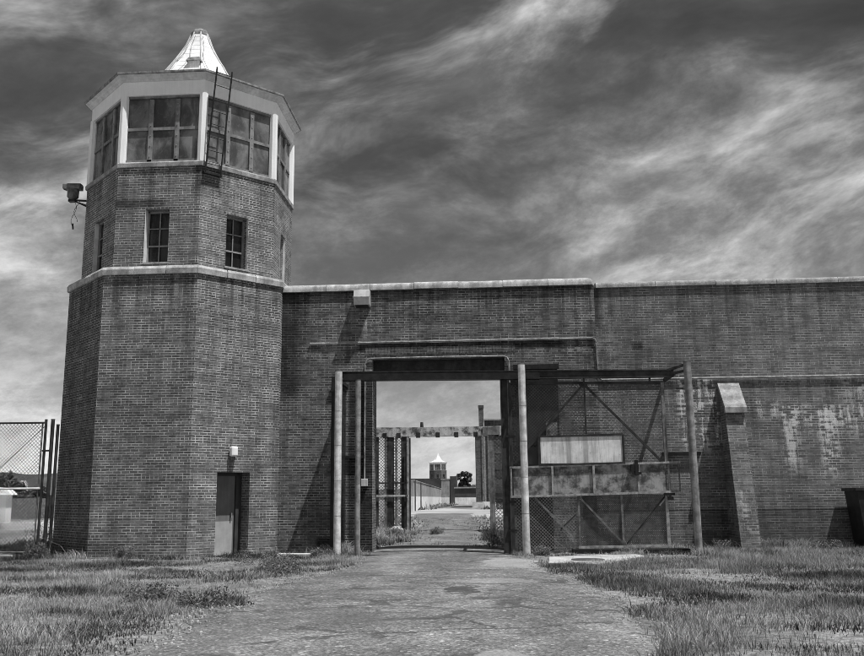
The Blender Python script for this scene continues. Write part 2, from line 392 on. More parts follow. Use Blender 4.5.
def chain_link(mb, x0, x1, z0, z1, y, pitch=.075, w=.0055, along=None):
    """diamond wire mesh woven from thin strips in the vertical plane y (or any plane by 'along')"""
    W = x1 - x0; H = z1 - z0; hw = w * .7071
    for sgn in (1, -1):
        k = -H
        while k < W:
            a = max(k, 0); b_ = min(k + H, W)
            if b_ > a:
                za, zb = (a - k), (b_ - k)
                if sgn < 0: za, zb = H - za, H - zb
                xa, xb = x0 + a, x0 + b_; yy = y + sgn * .003
                pts = [(xa - hw, yy, z0 + za + sgn * hw), (xa + hw, yy, z0 + za - sgn * hw), (xb + hw, yy, z0 + zb - sgn * hw), (xb - hw, yy, z0 + zb + sgn * hw)]
                if along: pts = [along(*q) for q in pts]
                mb.quad(*pts)
            k += pitch
    return mb

# ------------------------------------------------------------------ octagonal guard tower
def octring(T, r, z, n=8, a0=None):
    return [(T[0] + r * math.cos(-PI / 2 + PI / 8 + (i - 2) * PI / 4), T[1] + r * math.sin(-PI / 2 + PI / 8 + (i - 2) * PI / 4), z) for i in range(8)]
def frame_of(i):
    a = -PI / 2 + PI / 8 + (i - 2 + .5) * PI / 4
    n = Vector((math.cos(a), math.sin(a), 0)); return n, Vector((-n.y, n.x, 0))
def fpt(T, i, r, u, z, off=0):
    n, t = frame_of(i); q = Vector((T[0], T[1], 0)) + n * (r * math.cos(PI / 8) + off) + t * u; return Vector((q.x, q.y, z))
def face_panel(mb, T, i, r, z0, z1, holes, depth):
    s = 2 * r * math.sin(PI / 8)
    us = sorted({-s / 2, s / 2, *[h[0] for h in holes], *[h[1] for h in holes]})
    zs = sorted({z0, z1, *[h[2] for h in holes], *[h[3] for h in holes]})
    P = lambda u, z, o=0: fpt(T, i, r, u, z, o)
    for a, b_ in zip(us, us[1:]):
        for c, d in zip(zs, zs[1:]):
            mu, mz = (a + b_) / 2, (c + d) / 2
            if any(h[0] < mu < h[1] and h[2] < mz < h[3] for h in holes): continue
            mb.quad(P(a, c), P(b_, c), P(b_, d), P(a, d))
    for h in holes:
        a, b_, c, d = h[:4]; D = -depth
        mb.quad(P(a, c), P(a, d), P(a, d, D), P(a, c, D)); mb.quad(P(b_, c, D), P(b_, d, D), P(b_, d), P(b_, c))
        mb.quad(P(a, d), P(b_, d), P(b_, d, D), P(a, d, D)); mb.quad(P(a, c, D), P(b_, c, D), P(b_, c), P(a, c))

def fbar(mb, T, i, r, u0, z0, u1, z1, w, d, off):   # a bar lying in a face: width w in the face, depth d
    n, t = frame_of(i); mb.bar(fpt(T, i, r, u0, z0, off), fpt(T, i, r, u1, z1, off), d if abs(u0 - u1) > abs(z0 - z1) else w, w if abs(u0 - u1) > abs(z0 - z1) else d, up=(0, 0, 1) if abs(u0 - u1) > abs(z0 - z1) else n); return mb

def tower(T, name, label, detail=True, mats=('tower_brick', 'upper_brick')):
    root = thing(name, (T[0], T[1], 0), label, 'tower')
    RL, RU = 3.286, 3.0
    zl, zs = 7.25, 10.31
    lo = MB(); up = MB()
    for i in range(8):
        hl = [(-.50, .45, -.3, 2.1)] if (i == 2 and detail) else []
        face_panel(lo, T, i, RL, -.3, zl, hl, .5)
        hu = [(-.34, .33, 7.62, 9.10)] if detail or i in (0, 1, 2, 3) else []
        face_panel(up, T, i, RU, zl + .1, zs, hu, .32)
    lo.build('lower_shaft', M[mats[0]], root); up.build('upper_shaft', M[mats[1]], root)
    # stone ledge, in blocks with open joints
    lg = MB()
    prof = [(RL + .0, zl - .02), (RL + .065, zl - .02), (RL + .075, zl + .12), (RL + .03, zl + .19), (RU - .05, zl + .29)]
    if detail:
        for i in range(8):
            s = 2 * (RL + .06) * math.sin(PI / 8); nb = 3
            for k in range(nb):
                f0, f1 = k / nb + (.004 if k else 0), (k + 1) / nb - (.004 if k < nb - 1 else 0)
                dz = random.uniform(-.006, .006); rings = []
                for f in (f0, f1):
                    ring = []
                    for (r, z) in prof + [(RU - .05, zl - .02)]:
                        ca, cb = octring(T, r, z)[i], octring(T, r, z)[(i + 1) % 8]
                        ring.append((ca[0] + (cb[0] - ca[0]) * f, ca[1] + (cb[1] - ca[1]) * f, z + dz))
                    rings.append(ring)
                lg.loft(rings)
    else:
        lg.loft([octring(T, r, z) for r, z in prof])
    lg.build('ledge', M['coping'], root)
    # parapet sill under the cab
    sl = MB().loft([octring(T, r, z) for r, z in ((RU, zs - .01), (RU + .05, zs - .01), (RU + .055, zs + .10), (RU + .02, zs + .14), (2.5, zs + .15))])
    sl.build('sill', M['coping_dark'], root)
    # cab: posts, glazing
    zb, zt = zs + .13, 12.40; RC = 2.93
    for i in range(8):
        a = -PI / 2 + PI / 8 + (i - 2) * PI / 4
        c = (T[0] + (RC - .02) * math.cos(a), T[1] + (RC - .02) * math.sin(a)); ps = MB()
        ring = lambda z, r: [(c[0] + r * math.cos(a + PI / 8 + k * PI / 4), c[1] + r * math.sin(a + PI / 8 + k * PI / 4), z) for k in range(8)]
        ps.loft([ring(zb, .125), ring(zt + .02, .12)]).build('post', M['white'], root)
    rg = RC - .06; s = 2 * rg * math.sin(PI / 8); half = s / 2 - .09
    for i in range(8):
        gl = MB().quad(fpt(T, i, rg, -half, zb), fpt(T, i, rg, half, zb), fpt(T, i, rg, half, zt), fpt(T, i, rg, -half, zt))
        cw = gl.build('cab_window', M['cab_glass'], root)
        gm = MB()
        um = (-.34, .40); zmid = 11.44
        for u in um: fbar(gm, T, i, rg, u, zb, u, zt - .1, .12, .05, .03)
        fbar(gm, T, i, rg, -half, zmid, half, zmid, .085, .035, .025)
        fbar(gm, T, i, rg, -half, zb + .05, half, zb + .05, .10, .05, .03)
        fbar(gm, T, i, rg, -half, zt - .03, half, zt - .03, .06, .05, .03)
        gm.build('mullion', M['mullion'], cw)
        if detail and i in (0, 1, 2, 3):
            for u in um:
                for k in range(6): MB().obox(fpt(T, i, rg, u, zb + .2 + k * .30, .06), (.028, .02, .028), frame_of(i)[1]).build('bolt', M['steel_light'], cw)
    # entablature: fascia, crown and soffit
    fs = MB().loft([octring(T, r, z) for r, z in ((2.6, zt), (2.99, zt), (3.0, zt + .40), (2.7, zt + .40))]); fs.build('fascia', M['white'], root)
    cr = MB().loft([octring(T, r, z) for r, z in ((2.7, zt + .40), (3.03, zt + .40), (3.05, zt + .44), (3.10, zt + .47), (3.12, zt + .51), (3.19, zt + .535), (3.20, zt + .545))])
    cr.build('crown_moulding', M['crown'], root)
    ez = zt + .545
    ed = MB().loft([octring(T, r, z) for r, z in ((3.0, ez), (3.225, ez), (3.245, ez + .015), (3.245, ez + .065), (3.2, ez + .075), (2.9, ez + .08))]); ed.build('roof_edge', M['cap_steel'], root)
    # tent roof, concave
    ztop = 15.68
    key = [(3.12, ez + .06), (2.6, ez + .22), (1.95, ez + .43), (1.5, ez + .70), (1.2, ez + 1.02), (.98, 14.36), (.80, 14.62), (.58, 14.97), (.40, 15.30), (.30, 15.56), (.26, ztop)]
    kr = [q[0] for q in key]; kz = [q[1] for q in key]
    prf = [key[0]] + [(float(np.interp(q, kz, kr)), float(q)) for q in np.linspace(ez + .12, ztop, 15)]
    rf = MB().loft([octring(T, r, z) for r, z in prf]); roof = rf.build('roof', M['roof_white'], root)
    # standing seams on the hips and thin sheet joints
    sm = MB()
    for i in range(8):
        sm.tube([(T[0] + (r + .012) * math.cos(-PI / 2 + PI / 8 + i * PI / 4), T[1] + (r + .012) * math.sin(-PI / 2 + PI / 8 + i * PI / 4), z + .008) for r, z in prf[1:]], .022, 5)
    sm.build('hip_seam', M['roof_white'] if not detail else M['offwhite'], roof)
    if detail:
        for k in range(6, 15):
            r, z = prf[k]; jt = MB().loft([octring(T, r - .03, z - .006), octring(T, r + .004, z - .004), octring(T, r + .004, z + .004), octring(T, r - .03, z + .006)], False, False)
            jt.build('sheet_joint', M['joint'], roof)
        cp = MB().loft([octring(T, r, z) for r, z in ((.25, ztop - .05), (.295, ztop - .04), (.285, ztop + .06), (.22, ztop + .15), (.2, ztop + .16))]); cp.build('roof_cap', M['cap_steel'], root)
        # small hooded vent low on the roof
        vx, vy = T[0] + .20, T[1] - 1.05
        vt = MB().loft([[(vx - .2, vy - .05, 13.5), (vx + .2, vy - .05, 13.5), (vx + .2, vy + .5, 13.5), (vx - .2, vy + .5, 13.5)],
                        [(vx - .17, vy, 14.30), (vx + .17, vy, 14.30), (vx + .17, vy + .45, 14.30), (vx - .17, vy + .45, 14.30)]]); vt.build('roof_vent', M['offwhite'], root)
        vh = MB().loft([[(vx - .23, vy - .06, 14.30), (vx + .23, vy - .06, 14.30), (vx + .23, vy + .5, 14.30), (vx - .23, vy + .5, 14.30)],
                        [(vx - .16, vy, 14.42), (vx + .16, vy, 14.42), (vx + .16, vy + .45, 14.42), (vx - .16, vy + .45, 14.42)]]); vh.build('vent_hood', M['cap_steel'], root)
        for (a, w, ph) in ((-1.95, .07, 0), (-1.62, .09, 1), (-1.05, .06, 4)):
            cbl = MB(); pts = []
            for k in range(14, 4, -1):
                r, z = prf[k]; aa = a + w * math.sin(ph + k * .8); rr = r + .03; pts.append((T[0] + rr * math.cos(aa), T[1] + rr * math.sin(aa), z + .02))
            cbl.tube(pts, .008, 5).build('cable', M['steel_light'], roof)
    else:
        MB().loft([octring(T, .26, 15.6), octring(T, .03, 16.0)]).build('roof_cap', M['roof_white'], root)
    # shaft windows
    for i in ((0, 1, 2, 3) if detail else (0, 1, 2, 3)):
        P = lambda u, z, o: fpt(T, i, RU, u, z, o)
        fr = MB(); o = -.26 if i in (1, 2) else -.15
        fbar(fr, T, i, RU, -.32, 7.62, -.32, 9.10, .04, .08, o); fbar(fr, T, i, RU, .31, 7.62, .31, 9.10, .04, .08, o)
        fbar(fr, T, i, RU, -.34, 9.08, .33, 9.08, .04, .08, o); fbar(fr, T, i, RU, -.34, 7.65, .33, 7.65, .06, .09, o)
        w = fr.build('window', M['muntin'], root)
        mu = MB()
        fbar(mu, T, i, RU, -.005, 7.66, -.005, 9.08, .028, .03, o + .01)
        fbar(mu, T, i, RU, -.32, 8.13, .31, 8.13, .045, .04, o + .012); fbar(mu, T, i, RU, -.32, 8.62, .31, 8.62, .026, .03, o + .01)
        mu.build('muntin', M['muntin'], w)
        MB().quad(P(-.32, 7.64, o - .02), P(.31, 7.64, o - .02), P(.31, 9.09, o - .02), P(-.32, 9.09, o - .02)).build('pane', M['pane_dark'], w)
        if detail:
            rv = MB(); rv.add([P(-.334, 7.62, .004), P(-.334, 9.1, .004), P(-.334, 9.1, .04 + o), P(-.334, 7.62, .04 + o)], [(0, 1, 2, 3)])
            rv.add([P(.327, 7.62, -.08), P(.327, 9.1, -.08), P(.327, 9.1, -.005), P(.327, 7.62, -.005)], [(0, 1, 2, 3)])
            rv.build('painted_reveal', M['frame_white'], w)
            MB().obox(P(0, 7.60, -.02), (.74, .1, .05), frame_of(i)[1]).build('window_sill', M['coping_dark'], w)
    if detail:   # door set deep in the brick on the right front face
        i = 2; P = lambda u, z, o: fpt(T, i, RL, u, z, o)
        dr = MB().quad(P(-.50, -.05, -.44), P(.27, -.05, -.44), P(.27, 2.1, -.44), P(-.50, 2.1, -.44)).build('door', M['door'], root)
        MB().obox(P(-.14, .42, -.432), (.70, .012, .86), frame_of(i)[1]).build('kick_plate', M['door_low'], dr)
        for hz_ in (.35, 1.1, 1.85): MB().obox(P(-.47, hz_, -.425), (.05, .03, .12), frame_of(i)[1]).build('hinge', M['steel_mid'], dr)
        MB().obox(P(.16, 1.0, -.40), (.03, .06, .12), frame_of(i)[1]).build('handle', M['steel_light'], dr)
        fm = MB(); fm.obox(P(.31, 1.05, -.42), (.09, .09, 2.1), frame_of(i)[1]); fm.obox(P(.41, 1.05, -.44), (.10, .05, 2.1), frame_of(i)[1]); fm.obox(P(-.03, 2.06, -.42), (.9, .09, .08), frame_of(i)[1])
        fm.build('door_frame', M['door_frame'], root)
    return root
T0 = (-8.792, 1.007)
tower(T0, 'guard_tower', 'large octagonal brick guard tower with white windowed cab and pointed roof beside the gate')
tower((-17.34, 272.7), 'guard_tower', 'tiny distant guard tower with white pointed roof seen through the gate opening', detail=False, mats=('far_brick', 'far_brick'))

# lamp above the tower door
lp = thing('wall_lamp', fpt(T0, 2, 3.286, -.1, 2.4), 'small white lamp fixed to brick above the tower door', 'lamp')
i2 = frame_of(2)
MB().obox(fpt(T0, 2, 3.286, -.10, 2.63, .10), (.19, .16, .26), i2[1]).build('lamp_cover', M['white'], lp, bevel=.04)
MB().obox(fpt(T0, 2, 3.286, -.10, 2.46, .05), (.13, .09, .10), i2[1]).build('lamp_base', M['steel_mid'], lp, bevel=.01)

# ladder hooked over the cab
ld = thing('ladder', fpt(T0, 2, 3.35, -.85, 10.1), 'black iron ladder hung on the tower cab, reaching the roof edge', 'ladder')
for (ub, ut) in ((-1.08, -.96), (-.63, -.50)):
    MB().bar(fpt(T0, 2, 3.12, ub, 10.12), fpt(T0, 2, 3.36, ut, 13.10), .028, .05).build('rail', M['black'], ld)
for k in range(8):
    f = .08 + k * .125; z = 10.12 + 2.98 * f
    MB().tube([fpt(T0, 2, 3.12 + .24 * f, -1.08 + .12 * f, z), fpt(T0, 2, 3.12 + .24 * f, -.63 + .13 * f, z)], .011, 6).build('rung', M['black'], ld)
sh = MB().obox(fpt(T0, 2, 3.08, -.85, 10.10), (.54, .10, .06), i2[1])
sh.build('bracket', M['black'], ld)

# security camera on its arm off the left corner of the tower
cm = thing('security_camera', (-11.9, -.14, 9.9), 'grey security camera on a bracket sticking out left of the tower', 'security camera')
MB().tube([(-11.40, -.10, 9.98), (-11.85, -.14, 10.0)], .03, 8).build('arm', M['black'], cm)
st = MB(); st.bar((-11.38, -.10, 9.72), (-11.9, -.14, 9.97), .03); st.bar((-11.38, -.02, 9.80), (-11.9, -.10, 9.97), .03); st.build('strut', M['black'], cm)
MB().obox((-11.98, -.14, 9.99), (.20, .16, .07), (1, 0, 0)).build('mount_plate', M['black'], cm)
MB().loft([[(-11.98 + r * math.cos(k * PI / 6), -.14 + r * math.sin(k * PI / 6), z) for k in range(12)] for r, z in ((.09, 10.02), (.16, 10.10), (.165, 10.32), (.12, 10.34))]).build('camera_body', M['steel_mid'], cm, True)
MB().loft([[(x, -.14 + y, 10.42 + z + (x + 12) * -.04) for y, z in ((-.12, -.09), (.12, -.09), (.12, .05), (.08, .08), (-.08, .08), (-.12, .05))] for x in (-12.25, -11.74)]).build('sun_hood', M['steel_mid'], cm)
MB().tube([(-12.26, -.14, 10.39), (-12.2, -.14, 10.39)], .06, 10).build('lens', M['black'], cm)
cb = MB()
for dx, l in ((0, .75), (.09, .62)):
    cb.tube([(-11.92 + dx + .07 * math.sin(k * .75 + dx * 20) - .05 * dx * k, -.14, 9.97 - l * k / 8) for k in range(9)], .007, 5)
cb.tube([(-11.93, -.14, 9.30), (-11.91, -.14, 9.13)], .025, 6)
cb.build('cable', M['steel_dark'], cm)

# ------------------------------------------------------------------ perimeter wall, gate part and right part
WT = .9
def wall_panel(mb, x0, x1, z0, z1, y, holes, flip=False):
    xs = sorted({x0, x1, *[h[0] for h in holes], *[h[1] for h in holes]}); zs = sorted({z0, z1, *[h[2] for h in holes], *[h[3] for h in holes]})
    for a, b_ in zip(xs, xs[1:]):
        for c, d in zip(zs, zs[1:]):
            if any(h[0] < (a + b_) / 2 < h[1] and h[2] < (c + d) / 2 < h[3] for h in holes): continue
            q = [(a, y, c), (b_, y, c), (b_, y, d), (a, y, d)]
            mb.quad(*(q[::-1] if flip else q))
def coping(mb, x0, x1, y0, y1, z0, zt, step, roundend=False):
    n = max(1, round((x1 - x0) / step)); prof = []
    for k in range(13):
        a = PI - PI * k / 12; c = math.cos(a); s_ = max(0, math.sin(a)) ** .7
        prof.append(((y0 + y1) / 2 + (y1 - y0) / 2 * (abs(c) ** .45) * (1 if c > 0 else -1), z0 + .06 + (zt - z0 - .06) * s_))
    prof = [(y0, z0)] + prof + [(y1, z0)]
    for k in range(n):
        a = x0 + (x1 - x0) * k / n + .006; b_ = x0 + (x1 - x0) * (k + 1) / n - .006; dz = random.uniform(-.012, .012)
        xs = [(a, 1), (b_, 1)]
        if roundend and k == n - 1: xs = [(a, 1), (b_ - .12, 1), (b_ - .05, .9), (b_ - .01, .72), (b_, .45)]
        mb.loft([[(x, y, z0 + (z - z0) * f + dz) for y, z in prof] for x, f in xs])
gw = thing('gate_wall', (-1.4, 0, 0), 'tall dark brick wall pierced by the gateway between tower and buttressed wall', 'wall')
hole = (-3.20, .44, -.3, 5.17); XL, XR = -5.85, 2.94
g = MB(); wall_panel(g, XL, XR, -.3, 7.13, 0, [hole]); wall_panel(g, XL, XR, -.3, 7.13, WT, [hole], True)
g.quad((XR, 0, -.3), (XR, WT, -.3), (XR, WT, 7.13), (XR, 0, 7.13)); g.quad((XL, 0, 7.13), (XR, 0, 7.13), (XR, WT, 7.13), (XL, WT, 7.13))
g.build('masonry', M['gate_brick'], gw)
rv = MB(); a, b_, c, d = hole
rv.quad((a, 0, c), (a, 0, d), (a, WT, d), (a, WT, c)); rv.quad((b_, WT, c), (b_, WT, d), (b_, 0, d), (b_, 0, c)); rv.quad((a, 0, d), (b_, 0, d), (b_, WT, d), (a, WT, d))
rv.build('gate_reveal', M['reveal_brick'], gw)
cp = MB(); coping(cp, XL + .1, XR - .02, -.07, WT + .07, 7.13, 7.36, 1.25, True); cp.build('coping', M['coping'], gw, True)
sd = MB()                                       # soldier course lintel standing a touch proud
for k in range(46):
    x = -3.4 + k * .09; sd.box(x + .004, x + .086, -.014, .05, 5.30, 5.50)
sd.build('lintel', M['reveal_brick'], gw)
pn = MB().box(-4.62, -4.16, -.03, .1, .02, .30); pn.build('vent', M['black'], gw)

rwl = thing('buttressed_wall', (9, .05, 0), 'long brick wall right of the gate with sloping buttress and white salt stains', 'wall')
g = MB(); X0, X1 = 2.944, 34; zt = 7.05
wall_panel(g, X0, X1, -.3, zt, .05, []); wall_panel(g, X0, X1, -.3, zt, WT, [], True)
g.quad((X1, .05, -.3), (X1, WT, -.3), (X1, WT, zt), (X1, .05, zt)); g.quad((X0, .05, zt), (X1, .05, zt), (X1, WT, zt), (X0, WT, zt))
g.build('masonry', M['right_brick'], rwl)
cp = MB(); coping(cp, X0 + .05, X1, -.01, WT + .07, zt, zt + .18, 1.6); cp.build('coping', M['coping_dark'], rwl, True)
# buttress: battered front, stone weathering on top
bx0, bx1 = 6.15, 6.64
bt = MB().loft([[(bx0, -1.15, -.3), (bx1, -1.15, -.3), (bx1, .05, -.3), (bx0, .05, -.3)], [(bx0, -.42, 3.55), (bx1, -.42, 3.55), (bx1, .05, 3.55), (bx0, .05, 3.55)],
                [(bx0, -.05, 4.26), (bx1, -.05, 4.26), (bx1, .05, 4.26), (bx0, .05, 4.26)]])
bo = bt.build('buttress', M['butt_brick'], rwl)
MB().loft([[(x, y, z) for y, z in ((-.56, 3.50), (-.56, 3.64), (.048, 4.37), (.048, 4.22), (-.43, 3.66), (-.43, 3.50))] for x in (bx0 - .03, bx1 + .04)]).build('capstone', M['coping_dark'], bo)

# conduit crossing both walls, and the one framing the gateway
cd = MB(); cd.tube([(-4.95, -.03, 5.64), (2.84, -.03, 5.64), (2.92, -.03, 5.60), (2.93, -.03, 5.5), (2.95, -.02, 4.70), (2.97, .0, 4.55), (3.05, .01, 4.49), (20, .01, 4.49)], .023, 8)
tag(cd.build('conduit_pipe', M['steel_light'], None, True), 'thin pale conduit running along brick above the gateway then down along the right wall', 'pipe')
cr_ = thing('gate_conduit', (-3.35, -.04, 1.8), 'white conduit bent over the gateway opening, ending in small box', 'pipe')
MB().tube([(-3.40, -.04, 1.9), (-3.40, -.04, 4.5), (-3.40, -.04, 5.02), (-3.36, -.04, 5.14), (-3.26, -.04, 5.19), (-1.4, -.04, 5.20), (.40, -.04, 5.19), (.52, -.04, 5.14), (.56, -.04, 5.02), (.56, -.04, 3.6)], .021, 8).build('pipe', M['steel_light'], cr_, True)
MB().box(-3.49, -3.31, -.10, -.001, 1.72, 1.92).build('junction_box', M['offwhite'], cr_, bevel=.01)
# floodlight box near the coping
fl = thing('floodlight', (-3.47, -.15, 6.68), 'grey box light high on brick wall left above the gateway', 'lamp')
MB().loft([[(x, y, z) for y, z in ((-.002, 6.64), (-.30, 6.66), (-.38, 6.86), (-.30, 7.08), (-.002, 7.10))] for x in (-3.69, -3.25)]).build('housing', M['lamp_grey'], fl, bevel=.012)
MB().box(-3.71, -3.23, -.385, -.37, 6.85, 6.875).build('trim', M['steel_light'], fl)
MB().quad((-3.65, -.295, 6.64), (-3.29, -.295, 6.64), (-3.29, -.03, 6.625), (-3.65, -.03, 6.625)).build('lens', M['steel_dark'], fl)

# ------------------------------------------------------------------ track beam, poles
def pole(x, y, h, r, mat, label, name='steel_pole'):
    t = thing(name, (x, y, 0), label, 'pole', 'steel poles holding the gate track')
    MB().tube([(x, y, -.2), (x, y, h * .5), (x, y, h)], r, 16).build('shaft', M[mat], t, True)
    MB().tube([(x, y, h), (x, y, h + .02), ], r * 1.03, 16).build('cap', M['steel_mid'], t, True)
    for k in range(1, 5): MB().tube([(x, y, h * k / 5.3 + .1), (x, y, h * k / 5.3 + .112)], r * 1.02, 16).build('band', M['pole_dark'], t)
    return t
pole(-3.86, -1.62, 4.62, .092, 'pole', 'pale steel pole at left end of the gate track')
pole(-3.38, -1.42, 4.40, .07, 'pole_dark', 'thinner dark grey pole just left of the gateway')
pole(.83, -1.67, 4.70, .092, 'pole', 'pale steel pole at right side of the gateway')
pr = pole(5.01, -1.52, 4.70, .095, 'pole_dark', 'grey pole standing at the right end of the sliding gate')
tb = thing('track_beam', (.4, -1.3, 4.4), 'long dark steel track beam carried across the gateway on poles', 'beam')
tk = MB(); tk.bar((-3.90, -1.32, 4.555), (4.70, -1.26, 4.455), .16, .13)
tk.bar((-3.90, -1.32, 4.635), (4.70, -1.26, 4.535), .24, .022); tk.bar((-3.80, -1.32, 4.42), (4.68, -1.26, 4.375), .20, .03)
tk.build('beam', M['steel_dark'], tb)
MB().box(-3.195, .435, .30, .36, 4.66, 5.165).build('soffit_shade_panel', M['steel_dark'], gw)  # added dark sheet standing in for the shaded soffit of the opening
hd = MB().bar((-3.78, -1.30, 4.50), (1.30, -1.28, 4.45), .26, .17); hd.build('track_hood', M['black'], tb)
for (x, y0, z) in ((-3.90, -1.45, 4.43), (.83, -1.67, 4.50), (4.72, -1.3, 4.45)):
    MB().bar((x, y0, z), (x, .02, z), .07, .09).build('wall_arm', M['steel_dark'], tb)
MB().bar((5.01, -1.52, 4.66), (4.45, -1.28, 4.50), .07, .06).build('brace', M['steel_dark'], tb)
MB().bar((5.01, -1.50, 4.50), (4.62, -1.28, 4.44), .06, .06).build('brace', M['steel_dark'], tb)
gp = thing('guide_post', (.39, -1.15, 0), 'dark channel post at the right edge of the open gateway', 'post')
MB().box(.30, .48, -1.2, -1.06, -.1, 4.42).build('channel', M['steel_dark'], gp)
MB().box(.285, .315, -1.23, -1.03, -.1, 4.42).build('flange', M['steel_dark'], gp); MB().box(.465, .495, -1.23, -1.03, -.1, 4.42).build('flange', M['steel_mid'], gp)
for k, z in enumerate((.55, 1.25, 2.9)): MB().box(.40, .62, -1.26, -1.05, z, z + .05).build('guide_roller', M['black'], gp)
for (x0, x1, z, y) in ((-4.32, -3.95, 4.42, 'top'), (-4.32, -3.40, 2.47, 'mid'), (4.55, 5.55, 2.45, 'right')):
    lab = {'top': 'upper dark bar bracket on brick beside the left pole top', 'mid': 'lower dark bar bracket on brick behind the left pole', 'right': 'dark bar bracket on brick behind the right pole'}[y]
    y0 = .05 if y == 'right' else 0
    tag(MB().box(x0, x1, y0 - .10, y0 - .001, z, z + .075).build('wall_bracket', M['black'], None), lab, 'bracket', 'dark bar brackets on the wall')

sp_ = MB(); chain_link(sp_, -1.30, -.02, .05, 4.40, -3.92, .06, .011, along=lambda x, y, z: (y, x, z))
tag(sp_.build('mesh_screen', M['steel_dark'], None), 'dark mesh screen standing edge on between brick and left pale pole', 'screen')
tag(MB().box(-4.08, -3.97, -1.42, -1.30, -.1, 4.52).build('steel_channel', M['black'], None), 'dark upright channel just behind the left pale pole', 'post')
# flat dark sheets over the brick right of the gateway
dk = thing('dark_sheet', (1.25, -.05, 0), 'tall black sheet on the brick behind the sliding gate', 'panel')
MB().box(.70, 1.86, -.06, -.002, 2.75, 4.90).build('upper_sheet', M['black'], dk)
MB().box(.66, 1.62, -.05, -.002, -.1, 2.745).build('lower_sheet', M['black'], dk)
MB().box(.66, 1.90, -.12, -.061, 4.80, 4.93).build('head_rail', M['black'], dk)
MB().box(1.50, 1.80, -.09, -.062, 2.72, 3.35).build('patch_plate', M['plate'], dk)
tag(MB().box(2.45, 2.78, -.03, -.001, .0, 1.75).build('sheet_metal', M['steel_dark'], None), 'narrow dark steel panel on brick behind lower right of the sliding gate', 'panel')

# ------------------------------------------------------------------ sliding gate
gy = -1.22
sg = thing('sliding_gate', (2.5, gy, 0), 'rusty sliding gate of pipe braces and wire mesh with pale board and plated band', 'gate')
def gbar(name, p, q, w, mat, parent=sg, y=gy, d=None): return MB().bar((p[0], y, p[1]), (q[0], y, q[1]), d or w, w, up=(0, 0, 1) if abs(p[0] - q[0]) > abs(p[1] - q[1]) else (0, 1, 0)).build(name, M[mat], parent)
gbar('top_rail', (.55, 4.29), (4.45, 4.23), .075, 'steel_dark')
gbar('side_post', (.53, .1), (.53, 4.3), .07, 'steel_dark'); gbar('side_post', (4.41, 2.2), (4.41, 4.24), .085, 'steel_mid')
gbar('mid_post', (2.44, 2.95), (2.44, 4.24), .04, 'steel_dark')
gbar('brace', (2.43, 4.22), (4.29, 2.24), .055, 'steel_dark', y=gy - .03); gbar('brace', (2.41, 4.22), (.62, 2.25), .055, 'steel_dark', y=gy - .03)
MB().box(2.34, 2.52, gy - .05, gy + .03, 4.14, 4.25).build('gusset', M['steel_dark'], sg)
bo_ = MB().box(1.27, 3.32, gy - .06, gy - .035, 2.22, 2.88).build('board', M['board'], sg)
bf = MB()
for p, q in (((1.23, 2.17), (1.23, 2.91)), ((3.35, 2.2), (3.35, 2.93)), ((1.23, 2.90), (3.35, 2.93)), ((1.23, 2.18), (3.35, 2.215))): bf.bar((p[0], gy - .06, p[1]), (q[0], gy - .06, q[1]), .05, .045, up=(0, 0, 1) if abs(p[0] - q[0]) > .5 else (0, 1, 0))
bf.build('board_frame', M['steel_dark'], bo_)
zt_ = lambda x: 2.13 + (x - .51) * .0204; zb_ = lambda x: 1.40 + (x - .5) * .0215
gbar('band_rail', (.48, zt_(.48)), (4.74, zt_(4.74)), .05, 'steel_light', y=gy - .05); gbar('band_rail', (.48, zb_(.48)), (4.47, zb_(4.47)), .055, 'steel_light', y=gy - .05)
xs = [.51, 1.55, 2.58, 3.69, 4.42]
for k in range(4):
    a, b_ = xs[k] + .03, xs[k + 1] - .03
    pl = MB().add([(a, gy - .03, zb_(a)), (b_, gy - .03, zb_(b_)), (b_, gy - .03, zt_(b_)), (a, gy - .03, zt_(a)), (a, gy - .015, zb_(a)), (b_, gy - .015, zb_(b_)), (b_, gy - .015, zt_(b_)), (a, gy - .015, zt_(a))],
        [(0, 1, 2, 3), (7, 6, 5, 4), (0, 3, 7, 4), (1, 5, 6, 2)])
    pl.build('plate', M['plate'], sg)
for k, x in enumerate(xs[:4]): gbar('band_post', (x, zb_(x)), (x, zt_(x)), .055 if k else .04, 'steel_light', y=gy - .055)
MB().box(4.42, 4.47, gy - .07, gy - .02, 1.35, 2.25).build('band_post', M['steel_mid'], sg)
pe = MB(); pe.bar((4.70, gy - .05, 2.2), (4.70, gy - .05, 1.5), .03); pe.bar((4.45, gy - .05, 1.50), (4.70, gy - .05, 1.5), .03); pe.build('end_loop', M['steel_mid'], sg)
for x in (.95, 2.43, 4.1):
    hg = MB(); hg.bar((x, gy - .02, 4.24), (x, gy - .06, 4.46), .05, .03, up=(0, 1, 0)); hg.tube([(x, gy - .10, 4.44), (x, gy + .02, 4.44)], .05, 10); hg.build('hanger', M['steel_dark'], sg)
lk = MB(); lk.box(3.50, 3.70, gy - .13, gy - .06, 2.0, 2.17); lk.box(3.60, 3.68, gy - .14, gy - .06, 1.90, 2.28); lk.box(3.66, 3.76, gy - .12, gy - .06, 1.92, 1.98); lk.build('latch', M['black'], sg)
hk = MB(); hk.box(4.38, 4.52, gy - .1, gy + .02, 1.28, 1.38); hk.box(4.30, 4.56, gy - .1, gy + .02, 1.40, 1.46); hk.build('roller_bracket', M['black'], sg)
